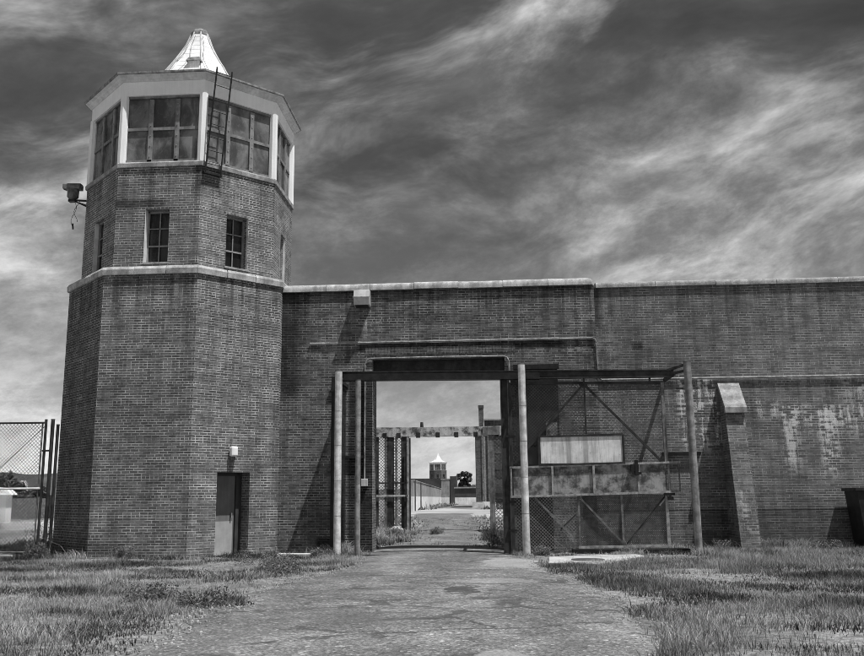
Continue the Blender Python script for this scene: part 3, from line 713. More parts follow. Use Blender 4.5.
# lower leaf
gbar('lower_post', (2.18, .15), (2.18, 1.42), .05, 'steel_mid'); gbar('lower_post', (3.25, .15), (3.25, 1.44), .05, 'steel_mid'); gbar('lower_post', (4.36, .15), (4.36, 1.46), .075, 'steel_light')
gbar('bottom_rail', (2.14, .15), (4.40, .18), .06, 'steel_light', y=gy - .02)
gbar('lower_brace', (2.2, 1.38), (3.28, .2), .045, 'steel_mid', y=gy - .02); gbar('lower_brace', (4.34, 1.40), (3.30, .2), .03, 'steel_dark', y=gy + .02); gbar('lower_brace', (4.42, 1.45), (4.18, 1.15), .03, 'steel_light', y=gy - .03)
gbar('lower_brace', (1.09, 1.38), (2.07, .33), .05, 'steel_mid', y=gy - .03)
gbar('lower_brace', (2.1, .95), (1.72, .6), .035, 'steel_dark', y=gy + .03)
mm = MB(); chain_link(mm, .56, 2.42, 2.2, 4.26, gy + .02, .082, .0065); mm.build('upper_mesh', M['wire'], sg)
mm = MB(); chain_link(mm, .56, 2.16, .12, 1.42, gy + .02, .082, .0075); mm.build('lower_mesh', M['wire_light'], sg)
mm = MB(); chain_link(mm, 2.20, 4.36, .16, 1.42, gy + .025, .05, .009); mm.build('lower_mesh', M['wire'], sg)
mm = MB(); chain_link(mm, 2.46, 4.38, 2.25, 4.20, gy + .02, .10, .003); mm.build('upper_mesh', M['wire'], sg)
bb = MB().box(1.98, 4.85, gy - .12, gy + .16, .0, .11); tag(bb.build('floor_rail', M['black'], None, bevel=.01), 'dark steel floor rail lying under the sliding gate', 'rail')
tag(MB().bar((-3.2, -1.75, .022), (.75, -1.75, .022), .09, .02).build('threshold_strip', M['steel_dark'], None), 'dark metal strip set across the road at the gateway', 'rail')

# dark lattice screen at the right edge of the picture
ls = thing('lattice_screen', (9.45, -.9, 0), 'black perforated screen box standing against the right wall', 'screen')
x0 = 9.10; bxm = MB().loft([[(x0 + .16, -.92, -.05), (x0 + 1.6, -.92, -.05), (x0 + 1.6, -.10, -.05), (x0 + .16, -.10, -.05)], [(x0 + .02, -.92, 1.46), (x0 + 1.6, -.92, 1.46), (x0 + 1.6, -.10, 1.46), (x0 + .02, -.10, 1.46)]])
bxm.build('body', M['black'], ls)
lat = MB(); chain_link(lat, x0 + .2, x0 + 1.55, .05, 1.44, -.935, .14, .03); lat.build('lattice', M['steel_dark'], ls)
MB().box(x0 - .04, x0 + 1.64, -.97, -.05, 1.46, 1.54).build('lid', M['steel_dark'], ls, bevel=.01)

# ------------------------------------------------------------------ inner gate frame (y = 14.5)
k_ = 1.0544; IY = 14.5
def K(x, z): return (x * k_, 1.38 + (z - 1.38) * k_)
ig = thing('inner_gate_frame', (-2.2, IY, 0), 'inner gate frame of peeling timber beam on posts inside the yard', 'gate')
zb0, zb1 = K(0, 3.88)[1], K(0, 4.26)[1]
bm = MB(); NX = 26
rings = []
for j in range(NX + 1):
    x = -7.6 + 10.6 * j / NX; w = lambda s: random.uniform(-.012, .012)
    rings.append([(x, IY - .15 + w(0), zb0 + w(0)), (x, IY + .15, zb0 + w(0)), (x, IY + .15, zb1 + w(0)), (x, IY - .15 + w(0), zb1 + w(0))])
bm.loft(rings).build('beam', M['wood_old'], ig)
for x in (-4.55, -3.95, -3.1, -2.25, -1.45, -.62, .28):
    MB().box(x - .09, x + .09, IY - .17, IY - .13, zb0 - .06, zb0 + .16).build('bolt_plate', M['wood_dark'], ig)
MB().box(.0 - .32, .42, IY - .19, IY - .152, zb0 + .02, zb1 - .03).build('splice_plank', M['wood_grey'], ig)
for (a, b_, m_) in ((-4.80, -4.58, 'wood_dark'), (-4.24, -3.96, 'wood_dark'), (-3.65, -3.43, 'wood_dark')):
    MB().box(K(a, 0)[0], K(b_, 0)[0], IY - .1, IY + .1, 0, zb0 - .002).build('timber_post', M[m_], ig)
for (a, b_) in ((-4.33, -4.25), (-3.89, -3.80)):
    MB().box(K(a, 0)[0], K(b_, 0)[0], IY - .16, IY - .08, .1, zb0 - .002).build('thin_post', M['wood_grey'], ig)
MB().box(K(-3.42, 0)[0], K(-3.33, 0)[0], IY - .13, IY + .1, 0, zb0 - .002).build('end_post', M['steel_light'], ig)
MB().tube([(K(-3.27, 0)[0], IY - .3, 0), (K(-3.27, 0)[0], IY - .3, 3.95)], .035, 8).build('pipe_post', M['steel_dark'], ig)
MB().box(K(-4.75, 0)[0], K(-3.33, 0)[0], IY - .2, IY - .162, 1.47, 1.55).build('rail', M['wood_old'], ig)
MB().box(K(-4.7, 0)[0], K(-3.4, 0)[0], IY - .19, IY - .162, 2.02, 2.08).build('rail', M['wood_dark'], ig)
mm = MB(); chain_link(mm, K(-4.7, 0)[0], K(-3.4, 0)[0], .2, zb0, IY - .06, .13, .010); mm.build('wire_mesh', M['wire_light'], ig)
for x in (-7.45, 2.75): MB().box(x, x + .24, IY - .12, IY + .12, 0, zb0 - .012).build('timber_post', M['wood_dark'], ig)
rp = MB().box(K(-.07, 0)[0], K(.15, 0)[0], IY - .14, IY + .12, 0, zb0 - .002); rp.build('timber_post', M['wood_grey'], ig)
for z in (1.18, 1.42): MB().box(K(.16, 0)[0], 1.6, IY - .1, IY - .02, z, z + (.16 if z > 1.3 else .06)).build('rail', M['wood_dark'], ig)
MB().box(K(.16, 0)[0], 1.6, IY - .1, IY - .03, 2.5, 2.56).build('rail', M['wood_dark'], ig); MB().box(K(.16, 0)[0], 1.6, IY - .1, IY - .03, 3.2, 3.25).build('rail', M['wood_dark'], ig)
mm = MB(); chain_link(mm, .16, 1.6, .1, zb0, IY - .02, .16, .01); mm.build('wire_mesh', M['wire'], ig)
tag(MB().loft([[(-3.95 + x * .9 + .05 * math.sin(a * 3), IY - 1.0 + .32 * math.sin(a), z) for x, a in [(.32 * math.cos(k * PI / 4), k * PI / 4) for k in range(8)]] if z < .24 else [(-3.95 + .12 * math.cos(k * PI / 4), IY - 1.0 + .12 * math.sin(k * PI / 4), z) for k in range(8)] for z in (0, .15, .26)]).build('stone', M['rock'], None, True), 'pale stone lying in grass at foot of inner gate frame', 'stone')
tag(MB().tube([(-2.95, IY, zb1 - .01), (-2.95, IY, zb1 + .12), (-2.95, IY, zb1 + .22)], .075, 8, .06).build('insulator', M['wood_dark'], None), 'small dark knob standing on top of the inner timber beam', 'fitting')

# ------------------------------------------------------------------ yard and buildings beyond
lw = thing('yard_wall', (-10.5, 130, 0), 'long low wall with whitewashed base running back left of the yard road', 'wall')
A, B = Vector((-8.55, 75, 0)), Vector((-12.35, 200, 0))
MB().loft([[A + Vector((dx, 0, z)) for dx, z in ((0, -.1), (0, 1.62), (-.35, 1.62), (-.35, -.1))], [B + Vector((dx, 0, z)) for dx, z in ((0, -.1), (0, 1.72), (-.35, 1.72), (-.35, -.1))]]).build('whitewashed_base', M['farwhite'], lw)
MB().loft([[A + Vector((dx, 0, z)) for dx, z in ((-.02, 1.621), (-.02, 3.35), (-.33, 3.35), (-.33, 1.621))], [B + Vector((dx, 0, z)) for dx, z in ((-.02, 1.721), (-.02, 3.7), (-.33, 3.7), (-.33, 1.721))]]).build('upper_wall', M['fargrey'], lw)
for f in (.02, .13):
    q = A.lerp(B, f); MB().box(q.x + .01, q.x + .14, q.y, q.y + .14, 0, 3.5).build('pilaster', M['fardark'], lw)
MB().loft([[A + Vector((dx, 0, z)) for dx, z in ((.06, 3.352), (.06, 3.45), (-.4, 3.45), (-.4, 3.352))], [B + Vector((dx, 0, z)) for dx, z in ((.06, 3.702), (.06, 3.8), (-.4, 3.8), (-.4, 3.702))]]).build('cap', M['fargrey'], lw)
pp = thing('lit_face_block', (-13.6, 205, 0), 'pale block standing in for the sunlit right face of the distant guard tower', 'building')  # pale block added for the sunlit right face of the far tower
MB().box(-12.55, -10.6, 204, 210, -.1, 6.0).build('wall', M['fargrey'], pp); MB().box(-12.6, -10.55, 203.95, 204, .0, 1.6).build('base', M['farwhite'], pp); MB().box(-12.7, -10.45, 203.9, 210.1, 6.01, 6.3).build('coping', M['coping_dark'], pp)
tag(MB().box(-10.45, -8.75, 206, 212, -.1, 6.9).build('dark_block', M['fardark'], None), 'narrow dark block between distant tower and low white based shed', 'building')
tag(MB().box(-24, -12.7, 214, 216, -.1, 6.6).build('dark_wall', M['fardark'], None), 'dark wall end showing behind long yard wall left of distant tower', 'wall')
shd = thing('low_shed', (-5, 180, 0), 'low shed with dark upper band and speckled white base in the yard', 'building')
MB().box(-8.1, 3.5, 178, 186, -.1, 1.55).build('base', M['farwhite'], shd); MB().box(-8.1, 3.5, 178.05, 186, 1.551, 3.55).build('wall', M['fardark'], shd); MB().box(-8.3, 3.7, 177.8, 186.2, 3.551, 3.85).build('roof', M['fargrey'], shd)
bl = thing('brick_building', (2, 116, 0), 'tall brick building with chimney standing inside yard behind inner gate', 'building')
b0 = MB().box(-2.35, 9, 115, 135, -.1, 11.6).build('wall', M['far_brick'], bl)
for x in (-1.35, -.45): MB().box(x, x + .35, 114.85, 114.999, 0, 11.5).build('pilaster', M['wood_grey'], bl)
MB().box(-1.0, -.8, 114.9, 114.999, .5, 10.8).build('drainpipe', M['steel_light'], bl)
MB().box(-2.5, 9.2, 114.7, 135.2, 11.6, 11.8).build('roof', M['fardark'], bl)
MB().box(-.75, 9, 117, 133, 11.8, 13.4).build('upper_storey', M['far_brick'], bl); MB().box(-.95, 9.2, 116.8, 133.2, 13.4, 13.6).build('upper_roof', M['fargrey'], bl)
MB().box(-1.72, -.98, 116.0, 116.8, 11.8, 15.3).build('chimney', M['far_brick'], bl); MB().box(-1.8, -.9, 115.9, 116.9, 15.3, 15.7).build('chimney_cap', M['fardark'], bl)
for k, (x, z) in enumerate(((.8, 1.2), (.8, 4.4), (2.6, 1.2), (2.6, 4.4), (4.4, 1.2), (4.4, 4.4))): MB().box(x, x + 1, 114.95, 114.999, z, z + 1.8).build('window', M['fardark'], bl)
cs = thing('concrete_steps', (-1.8, 92, 0), 'grey concrete steps by the tall brick building in the yard', 'steps')
for k in range(4): MB().box(-2.45, -.95, 90 + k * .5, 92.2, .22 * k + (.002 if k else 0), .22 * (k + 1)).build('step', M['concrete'], cs)
tag(MB().bar((-.45, 40, .12), (1.6, 41, .12), .3, .24).build('barrier', M['farwhite'], None), 'white painted kerb block lying right of yard road', 'kerb')
tag(MB().bar((-1.2, 100, .45), (.6, 100, .45), .5, .9).build('white_block', M['farwhite'], None), 'small white block beside concrete steps at tall brick building', 'block')

# ------------------------------------------------------------------ left fence
FY = -1.2
fe = thing('chain_link_gate', (-14, FY, 0), 'tall chain link gate panel with bracing wire left of the tower', 'fence')
MB().tube([(-11.76, FY, 0), (-11.76, FY, 3.55)], .035, 10).build('end_post', M['steel_dark'], fe, True)
MB().tube([(-11.86, FY + .02, .2), (-11.86, FY + .02, 3.45)], .022, 8).build('frame_upright', M['steel_mid'], fe, True)
MB().tube([(-21, FY, 3.48), (-11.76, FY, 3.46)], .025, 8).build('top_rail', M['steel_dark'], fe, True)
MB().tube([(-21, FY, 1.74), (-11.76, FY, 1.74)], .028, 8).build('mid_rail', M['offwhite'], fe, True)
MB().tube([(-21, FY, .12), (-11.86, FY, .12)], .02, 8).build('bottom_rail', M['steel_mid'], fe, True)
MB().tube([(-11.80, FY + .02, 3.36), (-13.5, FY + .02, 1.76)], .009, 5).build('brace_wire', M['steel_dark'], fe)
for x in (-15.2, -18.4): MB().tube([(x, FY, 0), (x, FY, 3.5)], .03, 8).build('post', M['steel_dark'], fe, True)
mm = MB(); chain_link(mm, -17.5, -11.84, .14, 3.46, FY + .01, .098, .0055); mm.build('wire_mesh', M['wire'], fe)
for (x, h, r, y, lab) in ((-11.55, 3.52, .048, -1.25, 'thick dark fence post next to chain link gate end'), (-11.42, 3.38, .04, -1.22, 'thinner dark fence post beside brick corner of big tower')):
    fp = thing('fence_post', (x, y, 0), lab, 'post'); MB().tube([(x, y, -.1), (x, y, h)], r, 10).build('shaft', M['steel_dark'], fp, True)
    MB().tube([(x, y, h), (x, y, h + .03)], r * 1.1, 10).build('cap', M['steel_mid'], fp)
    if r > .045: MB().tube([(x, y, 2.72), (x - .26, FY, 2.72)], .025, 6).build('hinge', M['black'], fp)
tag(MB().box(-22, -12.3, -1.55, -1.40, -.05, .07).build('kerb', M['concrete'], None), 'pale concrete kerb strip lying along foot of chain link gate', 'kerb')
# far side of the left field
pl = thing('white_pillar', (-35.6, 40, 0), 'white pillar with sloped cap beyond the chain link gate', 'pillar')
MB().box(-36.1, -35.38, 40, 40.8, -.1, 2.0).build('shaft', M['farwhite'], pl)
MB().loft([[(-36.5, 39.8, 1.95), (-35.05, 39.8, 1.95), (-35.05, 41, 1.95), (-36.5, 41, 1.95)], [(-36.4, 39.9, 2.4), (-35.2, 39.9, 2.15), (-35.2, 40.9, 2.15), (-36.4, 40.9, 2.4)], [(-36.2, 40, 2.5), (-35.5, 40, 2.4), (-35.5, 40.8, 2.4), (-36.2, 40.8, 2.5)]]).build('cap', M['roof_white'], pl)
sf = thing('screened_fence', (-42, 52, 0), 'low dark screened fence on posts far beyond the chain link gate', 'fence')
MB().box(-70, -18, 52, 52.06, .0, 1.75).build('screen', M['pole_dark'], sf)
for x in range(-70, -17, 4): MB().tube([(x, 51.9, 0), (x, 51.9, 2.0)], .09, 6).build('post', M['steel_dark'], sf)
hs = thing('gabled_house', (-270.3, 480, 0), 'tiny white gabled house among trees beyond the left fence', 'house')
hx = -270.3
MB().add([(hx - 1.5, 480, 0), (hx + 1.5, 480, 0), (hx + 1.5, 480, 11.2), (hx, 480, 13.6), (hx - 1.5, 480, 11.2), (hx - 1.5, 486, 0), (hx + 1.5, 486, 0), (hx + 1.5, 486, 11.2), (hx, 486, 13.6), (hx - 1.5, 486, 11.2)],
    [(0, 1, 2, 3, 4), (9, 8, 7, 6, 5), (1, 6, 7, 2), (5, 0, 4, 9)]).build('wall', M['farwhite'], hs)
MB().add([(hx - 1.9, 479.6, 10.95), (hx, 479.6, 13.9), (hx + 1.9, 479.6, 10.95), (hx - 1.9, 486.4, 10.95), (hx, 486.4, 13.9), (hx + 1.9, 486.4, 10.95)], [(0, 1, 4, 3), (1, 2, 5, 4)]).build('roof', M['fargrey'], hs)
MB().box(hx - .5, hx + .5, 479.9, 479.999, 9.0, 10.4).build('window', M['fardark'], hs)

def leaf_cloud(centres, n, size, mat_tone=(.02, .08)):
    """many small leaf faces gathered in clumps"""
    V = []; 
    for (c, r, k) in centres:
        m = int(n * k); d = rng.normal(size=(m, 3)); d /= np.linalg.norm(d, axis=1)[:, None]
        rad = r * rng.random(m) ** .45; p = np.array(c) + d * rad[:, None] * np.array([1, 1, .85])
        for q in p:
            a = rng.normal(size=3); a /= np.linalg.norm(a); b_ = np.cross(a, rng.normal(size=3)); b_ /= np.linalg.norm(b_)
            s = size * (.5 + rng.random()); V.append((q - a * s, q + b_ * s * .5, q + a * s, q - b_ * s * .5))
    mb = MB()
    for q in V: mb.quad(*q)
    return mb
def tree(x, y, h, w, label, n=700):
    t = thing('tree', (x, y, 0), label, 'tree', 'trees in the distance')
    tr = MB().tube([(x, y, -.1), (x + .05 * h * .2, y, h * .3), (x, y, h * .6)], h * .035, 7, h * .015)
    for k in range(4):
        a = k * 1.7 + x; tr.tube([(x, y, h * .35), (x + math.cos(a) * w * .3, y + math.sin(a) * w * .3, h * .65)], h * .015, 5, h * .006)
    tr.build('trunk', M['bark'], t)
    cs_ = []
    for k in range(20):
        a = random.uniform(0, 2 * PI); rr = random.uniform(.05, .45) * w
        cs_.append(((x + rr * math.cos(a), y + rr * math.sin(a), h * random.uniform(.35, .88)), w * random.uniform(.13, .25), .12))
    leaf_cloud(cs_, n, h * .045).build('crown', M['leaf_dark'], t)
tree(-84.2, 126, 6.9, 4.2, 'dark bushy tree at far left edge beyond the chain link gate')
tree(-81.7, 127, 5.6, 2.6, 'smaller dark tree beside far left bushy tree')
tree(-80.3, 120, 4.2, 3.4, 'low round tree in front of tiny gabled house')
tree(-78.2, 126, 3.9, 2.8, 'low round tree right of tiny gabled house')
tree(-76.6, 126, 4.3, 2.6, 'low dark tree behind screened fence near tower corner')
tree(-7.5, 226, 9.2, 4.2, 'dark leaning tree behind shed in yard', 900)
tree(-3.6, 232, 5.4, 7, 'low round tree right of leaning tree over shed roof', 700)
tree(-1, 236, 5.4, 6, 'low tree next to tall brick building over shed roof', 600)

# ------------------------------------------------------------------ ground, hills, road
NG = MB(); step = [-3000, -800, -200, -60, -30, 0, 40, 100, 250, 800, 3500]
def gq(): 
    for a, b_ in zip(step, step[1:]):
        for c, d in zip(step, step[1:]): NG.quad((a, c, 0), (b_, c, 0), (b_, d, 0), (a, d, 0))
gq(); struct(NG.build('ground', M['ground']))
hl = MB()
def ridge(x0, x1, y, hf, n=60, depth=200):
    r0 = []; r1 = []; r2 = []
    for k in range(n + 1):
        x = x0 + (x1 - x0) * k / n; h = hf(x); r0.append((x, y, -2)); r1.append((x, y + depth * .6, h)); r2.append((x, y + depth * 2, -2))
    o = len(hl.v); hl.v += r0 + r1 + r2; m = n + 1
    for k in range(n): hl.f += [(o + k, o + k + 1, o + m + k + 1, o + m + k), (o + m + k, o + m + k + 1, o + 2 * m + k + 1, o + 2 * m + k)]
def hl_left(x):
    return 31 + 12 * math.exp(-((x + 640) / 90) ** 2) + 4 * math.sin(x * .013) + 3 * float(vnoise(x, 0, 28, 5)) - max(0, (x + 420) * .06)
ridge(-1500, -150, 820, hl_left, 120)
ridge(-700, 1500, 1500, lambda x: 22 + 5 * math.sin(x * .006) + 4 * float(vnoise(x, 1, 40, 3)), 90, 300)
struct(hl.build('hills', M['hill'], None, True))

LE = [(-23.5, -3.4), (-16, -3.38), (-13.5, -3.5), (-12, -3.4), (-10, -3.75), (-8, -3.4), (-6, -2.95), (-4, -3.0), (-1.7, -3.12), (1, -3.14), (6.8, -2.75), (14, -3.0), (25, -3.6), (35, -4.6), (50, -6.4), (60, -7.2)]
RE = [(-23.5, 1.55), (-16, 1.58), (-14.3, 1.65), (-12.6, 1.58), (-8.5, 1.42), (-5.5, 1.0), (-3, .75), (-1.2, .42), (1, .36), (6.5, -.35), (14, -.45), (25, -.9), (47, -1.6), (60, -1.6)]
def interp(tab, y): return float(np.interp(y, [t[0] for t in tab], [t[1] for t in tab]))
def edges(y):
    j = lambda s: (float(vnoise(y, s, .9, s)) - .5) * .5 + (float(vnoise(y, s, .25, s + 4)) - .5) * .22
    k = 1.0 if (y < -2 or y > 2) else .15
    return interp(LE, y) + k * j(11), interp(RE, y) + k * j(23)
rd = MB(); ys = [-23.5]
while ys[-1] < 60: ys.append(ys[-1] + (.13 if ys[-1] < 3 else .6))
NC = 16; rows_ = []
for y in ys:
    a, b_ = edges(y); rows_.append([(a + (b_ - a) * k / NC, y, .006 + (.028 * math.sin(PI * k / NC) ** .5 if 0 < k < NC else 0) + (.012 * float(fnoise(a + (b_ - a) * k / NC, y, 1.2, 9)) if 0 < k < NC else 0)) for k in range(NC + 1)])
rd.v = [q for r in rows_ for q in r]; m = NC + 1
rd.f = [(j * m + k, j * m + k + 1, (j + 1) * m + k + 1, (j + 1) * m + k) for j in range(len(ys) - 1) for k in range(NC)]
struct(rd.build('road', M['road'], None, True))
yd = MB().add([(-8.3, 46, .011), (-1.0, 44, .011), (45, 52, .011), (45, 74, .011), (2, 84, .011), (-3, 90, .011), (-8, 110, .011), (-9.3, 108, .011), (-8.6, 76, .011)], [tuple(range(9))])
struct(yd.build('gravel_yard', M['yard']))
yl = MB().add([(-60, 24, .010), (-13, 20, .010), (-13, 30, .010), (-22, 44, .010), (-60, 46, .010)], [tuple(range(5))]); struct(yl.build('side_track', M['yard']))
# concrete pad with iron cover
pd_ = MB().prism([(1.30, -2.95), (3.35, -2.25), (3.5, -2.9), (2.75, -4.4), (2.1, -5.3), (1.15, -5.1)], -.05, .045); struct(pd_.build('pad', M['concrete']))
mc = MB().tube([(2.05, -4.15, .03), (2.05, -4.15, .06)], .36, 28); tag(mc.build('manhole_cover', M['manhole'], None), 'round iron cover set in concrete pad right of the road', 'manhole cover')
tag(MB().prism([(-5.25, -2.25), (-4.3, -2.35), (-4.2, -2.05), (-5.2, -1.9)], -.05, .10).build('concrete_slab', M['offwhite'], None, bevel=.01), 'broken white slab lying in weeds at foot of left pole', 'slab')

# ------------------------------------------------------------------ grass
def in_tower(x, y, pad=0.0):
    u, v = np.abs(x - T0[0]), np.abs(y - T0[1]); a = 3.286 * math.cos(PI / 8) + pad
    return (u < a) & (v < a) & ((u + v) / math.sqrt(2) < a)
yy = np.array(ys); LEa = np.array([edges(y)[0] for y in ys]); REa = np.array([edges(y)[1] for y in ys])
def road_dist(x, y):                            # signed distance outside road (negative on it)
    l = np.interp(y, yy, LEa); r = np.interp(y, yy, REa); return np.maximum(l - x, x - r)
def blades(name, P, H, W, tone, lean=.95):
    n = len(P); a = rng.random(n) * 2 * PI; b_ = rng.random(n) * 2 * PI
    dx = np.cos(a) * W / 2; dy = np.sin(a) * W / 2; L = H * lean * (.15 + 1.5 * rng.random(n) ** 2) + (rng.random(n) < .12) * .10 * rng.random(n); lx = np.cos(b_) * L; ly = np.sin(b_) * L
    V = np.zeros((n, 5, 3)); X, Y, Z = P[:, 0], P[:, 1], P[:, 2]
    V[:, 0] = np.stack([X - dx, Y - dy, Z - .01], 1); V[:, 1] = np.stack([X + dx, Y + dy, Z - .01], 1)
    V[:, 2] = np.stack([X + dx * .75 + lx * .3, Y + dy * .75 + ly * .3, Z + H * .55], 1); V[:, 3] = np.stack([X - dx * .75 + lx * .3, Y - dy * .75 + ly * .3, Z + H * .55], 1)
    V[:, 4] = np.stack([X + lx, Y + ly, Z + H], 1)
    me = bpy.data.meshes.new(name); me.vertices.add(n * 5); me.vertices.foreach_set('co', V.ravel())
    base = (np.arange(n) * 5)[:, None]
    lo = np.concatenate([base + np.array([[0, 1, 2, 3]]), base + np.array([[3, 2, 4]])], 1).ravel()
    me.loops.add(len(lo)); me.loops.foreach_set('vertex_index', lo)
    ls_ = np.stack([np.arange(n) * 7, np.arange(n) * 7 + 4], 1).ravel()
    me.polygons.add(2 * n); me.polygons.foreach_set('loop_start', ls_)
    try: me.polygons.foreach_set('loop_total', np.tile([4, 3], n))
    except Exception: pass
    me.update(calc_edges=True); me.validate()
    at = me.color_attributes.new('tone', 'FLOAT_COLOR', 'POINT')
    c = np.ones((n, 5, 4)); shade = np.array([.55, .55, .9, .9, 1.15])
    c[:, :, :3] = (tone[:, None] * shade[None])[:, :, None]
    at.data.foreach_set('color', c.ravel().astype(np.float32))
    me.materials.append(M['grass']); o = bpy.data.objects.new(name, me); col.objects.link(o); return o
def field(n, x0, x1, y0, y1, accept, hbase, wbase, bare=.0):
    P = np.zeros((n, 3)); P[:, 0] = x0 + (x1 - x0) * rng.random(n); P[:, 1] = y0 + (y1 - y0) * rng.random(n)
    x, y = P[:, 0], P[:, 1]
    clump = fnoise(x, y, .55, 3); big = fnoise(x, y, 3.0, 8); worn = fnoise(x * .8, y * 1.1, 1.5, 40)
    keep = accept(x, y, clump, big) * np.where(worn > .56, 1 - bare * np.clip((worn - .56) * 9, 0, 1), 1) > rng.random(n)
    P, clump, big, worn = P[keep], clump[keep], big[keep], worn[keep]; x, y = P[:, 0], P[:, 1]; m = len(P)
    patch = fnoise(x * .6, y * 1.3, 1.0, 21); weedy = fnoise(x, y, .9, 60)
    H = hbase * (.25 + .55 * rng.random(m) + 2.2 * np.clip(clump - .48, 0, 1)) * (.6 + .9 * big) * np.where(worn > .6, .6, 1)
    dry = np.clip((patch * .9 + big * .5 - .46) * 3.0, 0, 1)
    tone = (.040 + .36 * dry) * (.45 + 1.0 * rng.random(m)) * (.55 + .85 * clump)
    tall = rng.random(m) < .012; H[tall] *= 2.3; tone[tall] = .34
    W = wbase * (.6 + .8 * rng.random(m))
    wd = (weedy + rng.normal(0, .05, m) > .57) & (rng.random(m) < .7); W[wd] *= 1.9; H[wd] *= .7; tone[wd] = .035 + .17 * rng.random(wd.sum()) ** 2
    flat = rng.random(m) < .16; tone[flat] = np.maximum(tone[flat], .12 + .25 * rng.random(flat.sum())); H[flat] *= .45
    return P, H, W, tone
def acc_front(x, y, c, b_):
    d = road_dist(x, y) + (c - .5) * .9 + (b_ - .5) * .5
    a = np.clip(d / .35, 0, 1) * np.clip(.35 + 1.5 * (c - .25), .12, 1)
    a = np.where(in_tower(x, y, .02), 0, a)
    # a trodden pale strip on the right verge and the concrete pad stay thin
    strip = np.exp(-((y + 6.9 + .25 * np.sin(x)) / .45) ** 2) * (x > 2.2); a = a * (1 - .8 * strip)
    pad = (x > 1.1) & (x < 3.4) & (y > -5.2) & (y < -2.3) & ((x - 1.1) * .9 < (y + 5.6)); a = np.where(pad, a * .03, a)
    a = np.where((x > 1.9) & (x < 4.9) & (y > -2.4) & (y < -1.2), a * .25, a)
    return a
parts = [field(420000, -14.5, -2.6, -18.2, -.02, acc_front, .10, .006, .9), field(400000, .4, 13, -18.2, -.02, acc_front, .115, .006, .9),
         field(50000, -16, 14, -23.5, -18, acc_front, .12, .010)]
parts[1][3][:] *= .8
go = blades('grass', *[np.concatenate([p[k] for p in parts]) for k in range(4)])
stuff(go, 'short dry grass covering verges either side of the road', 'grass')
# taller growth at wall feet and beyond the gate
def acc_foot(x, y, c, b_): return np.where(in_tower(x, y, .02) | (road_dist(x, y) < .15), 0, np.clip((c - .42) * 4, .04, 1))
def acc_in(x, y, c, b_): return np.where(road_dist(x, y) < .05, 0, np.clip((c - .2) * 2.5, .15, 1))
def acc_track(x, y, c, b_): return np.where((road_dist(x, y) < .1) & (y > 1), np.clip((c - .52) * 5 + np.exp(-((x + 1.6 + y * .02) / .35) ** 2) * (c > .42) * .8, 0, 1), 0)
ft = [field(9000, 3.2, 12, -.55, -.02, acc_foot, .2, .010), field(5000, -5.7, -3.4, -1.1, -.02, acc_foot, .2, .010), field(7000, 1.0, 5.2, -2.6, -1.5, acc_foot, .13, .010),
      field(9000, -11.8, -5.9, -2.8, -.9, acc_foot, .2, .010)]
inn = [field(26000, -8, -2.5, 1.2, 15, acc_in, .22, .014), field(20000, -.8, 3, 1.2, 15, acc_in, .24, .014), field(30000, -5, 0, 1.0, 40, acc_track, .09, .014), field(9000, -16, -12, -1, 6, acc_in, .14, .015)]
inn[1][3][:] *= .45
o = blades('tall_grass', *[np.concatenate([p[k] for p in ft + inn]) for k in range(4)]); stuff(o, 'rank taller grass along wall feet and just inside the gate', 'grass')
def acc_far(x, y, c, b_):
    yard = ((y > 44) & (y < 86) & (x > -8.4)); return np.where((road_dist(x, y) < .1) | yard, 0, np.clip((c - .3) * 3, .1, 1))
fr = [field(14000, -9, 8, 15, 60, acc_far, .2, .035), field(9000, -11.5, 6, 84, 176, acc_far, .5, .12), field(26000, -60, -14, 8, 51, acc_far, .10, .04, .6)]
o = blades('field_grass', *[np.concatenate([p[k] for p in fr]) for k in range(4)]); stuff(o, 'rough grass in the yard and field behind the wall', 'grass')

# broad-leaved weeds, each clump its own plant
WD = [(-3.85, -11.9, .7, .15, 'dark bushy weed at left road edge in foreground'), (-4.75, -11.6, .7, .24, 'large dark weed clump standing in the left foreground verge'),
      (-4.0, -7.2, .8, .22, 'leafy weed at road edge below tower wall corner'), (-5.0, -4.6, 1.1, .26, 'leafy weed clump between tower door and left pole'),
      (-4.05, -2.7, .5, .28, 'weed clump at foot of left pole'), (-9.0, -2.35, .45, .30, 'small dark shrub against front face of big tower'),
      (-11.5, -1.75, .5, .42, 'dark weed tangle round fence posts at tower corner'), (-13.3, 2.2, .5, .5, 'small bush behind the chain link gate'),
      (1.15, -1.9, .5, .26, 'weed clump at foot of pole right of the gateway'), (5.85, -1.0, .55, .36, 'dark weeds in shadow left of buttress foot'),
      (8.2, -1.0, .6, .28, 'dark weed clump left of lattice screen'), (-2.1, 10.5, .55, .3, 'dark weed growing in middle of road inside gate'),
      (-.02, 1.15, .8, .75, 'dark bush right of road just inside gate'), (-3.6, 8.2, .7, .45, 'pale bushy weed left of road inside gate')]
for (x, y, w, h, lab) in WD:
    t = thing('weed', (x, y, 0), lab, 'plant', 'broad leaved weeds')
    st = MB(); cs_ = []
    for k in range(9):
        a = random.uniform(0, 2 * PI); rr = w * math.sqrt(random.random()) * .55; hh = h * random.uniform(.4, 1)
        px, py = x + rr * math.cos(a), y + rr * math.sin(a); st.tube([(x + (px - x) * .3, y + (py - y) * .3, -.02), (px, py, hh)], .006, 4)
        cs_.append(((px, py, hh * .8), w * .22, 1)); cs_.append(((px, py, hh * .4), w * .2, .7))
    st.build('stem', M['leaf_weed'], t); leaf_cloud(cs_, 120, .017).build('foliage', M['leaf_weed'], t)

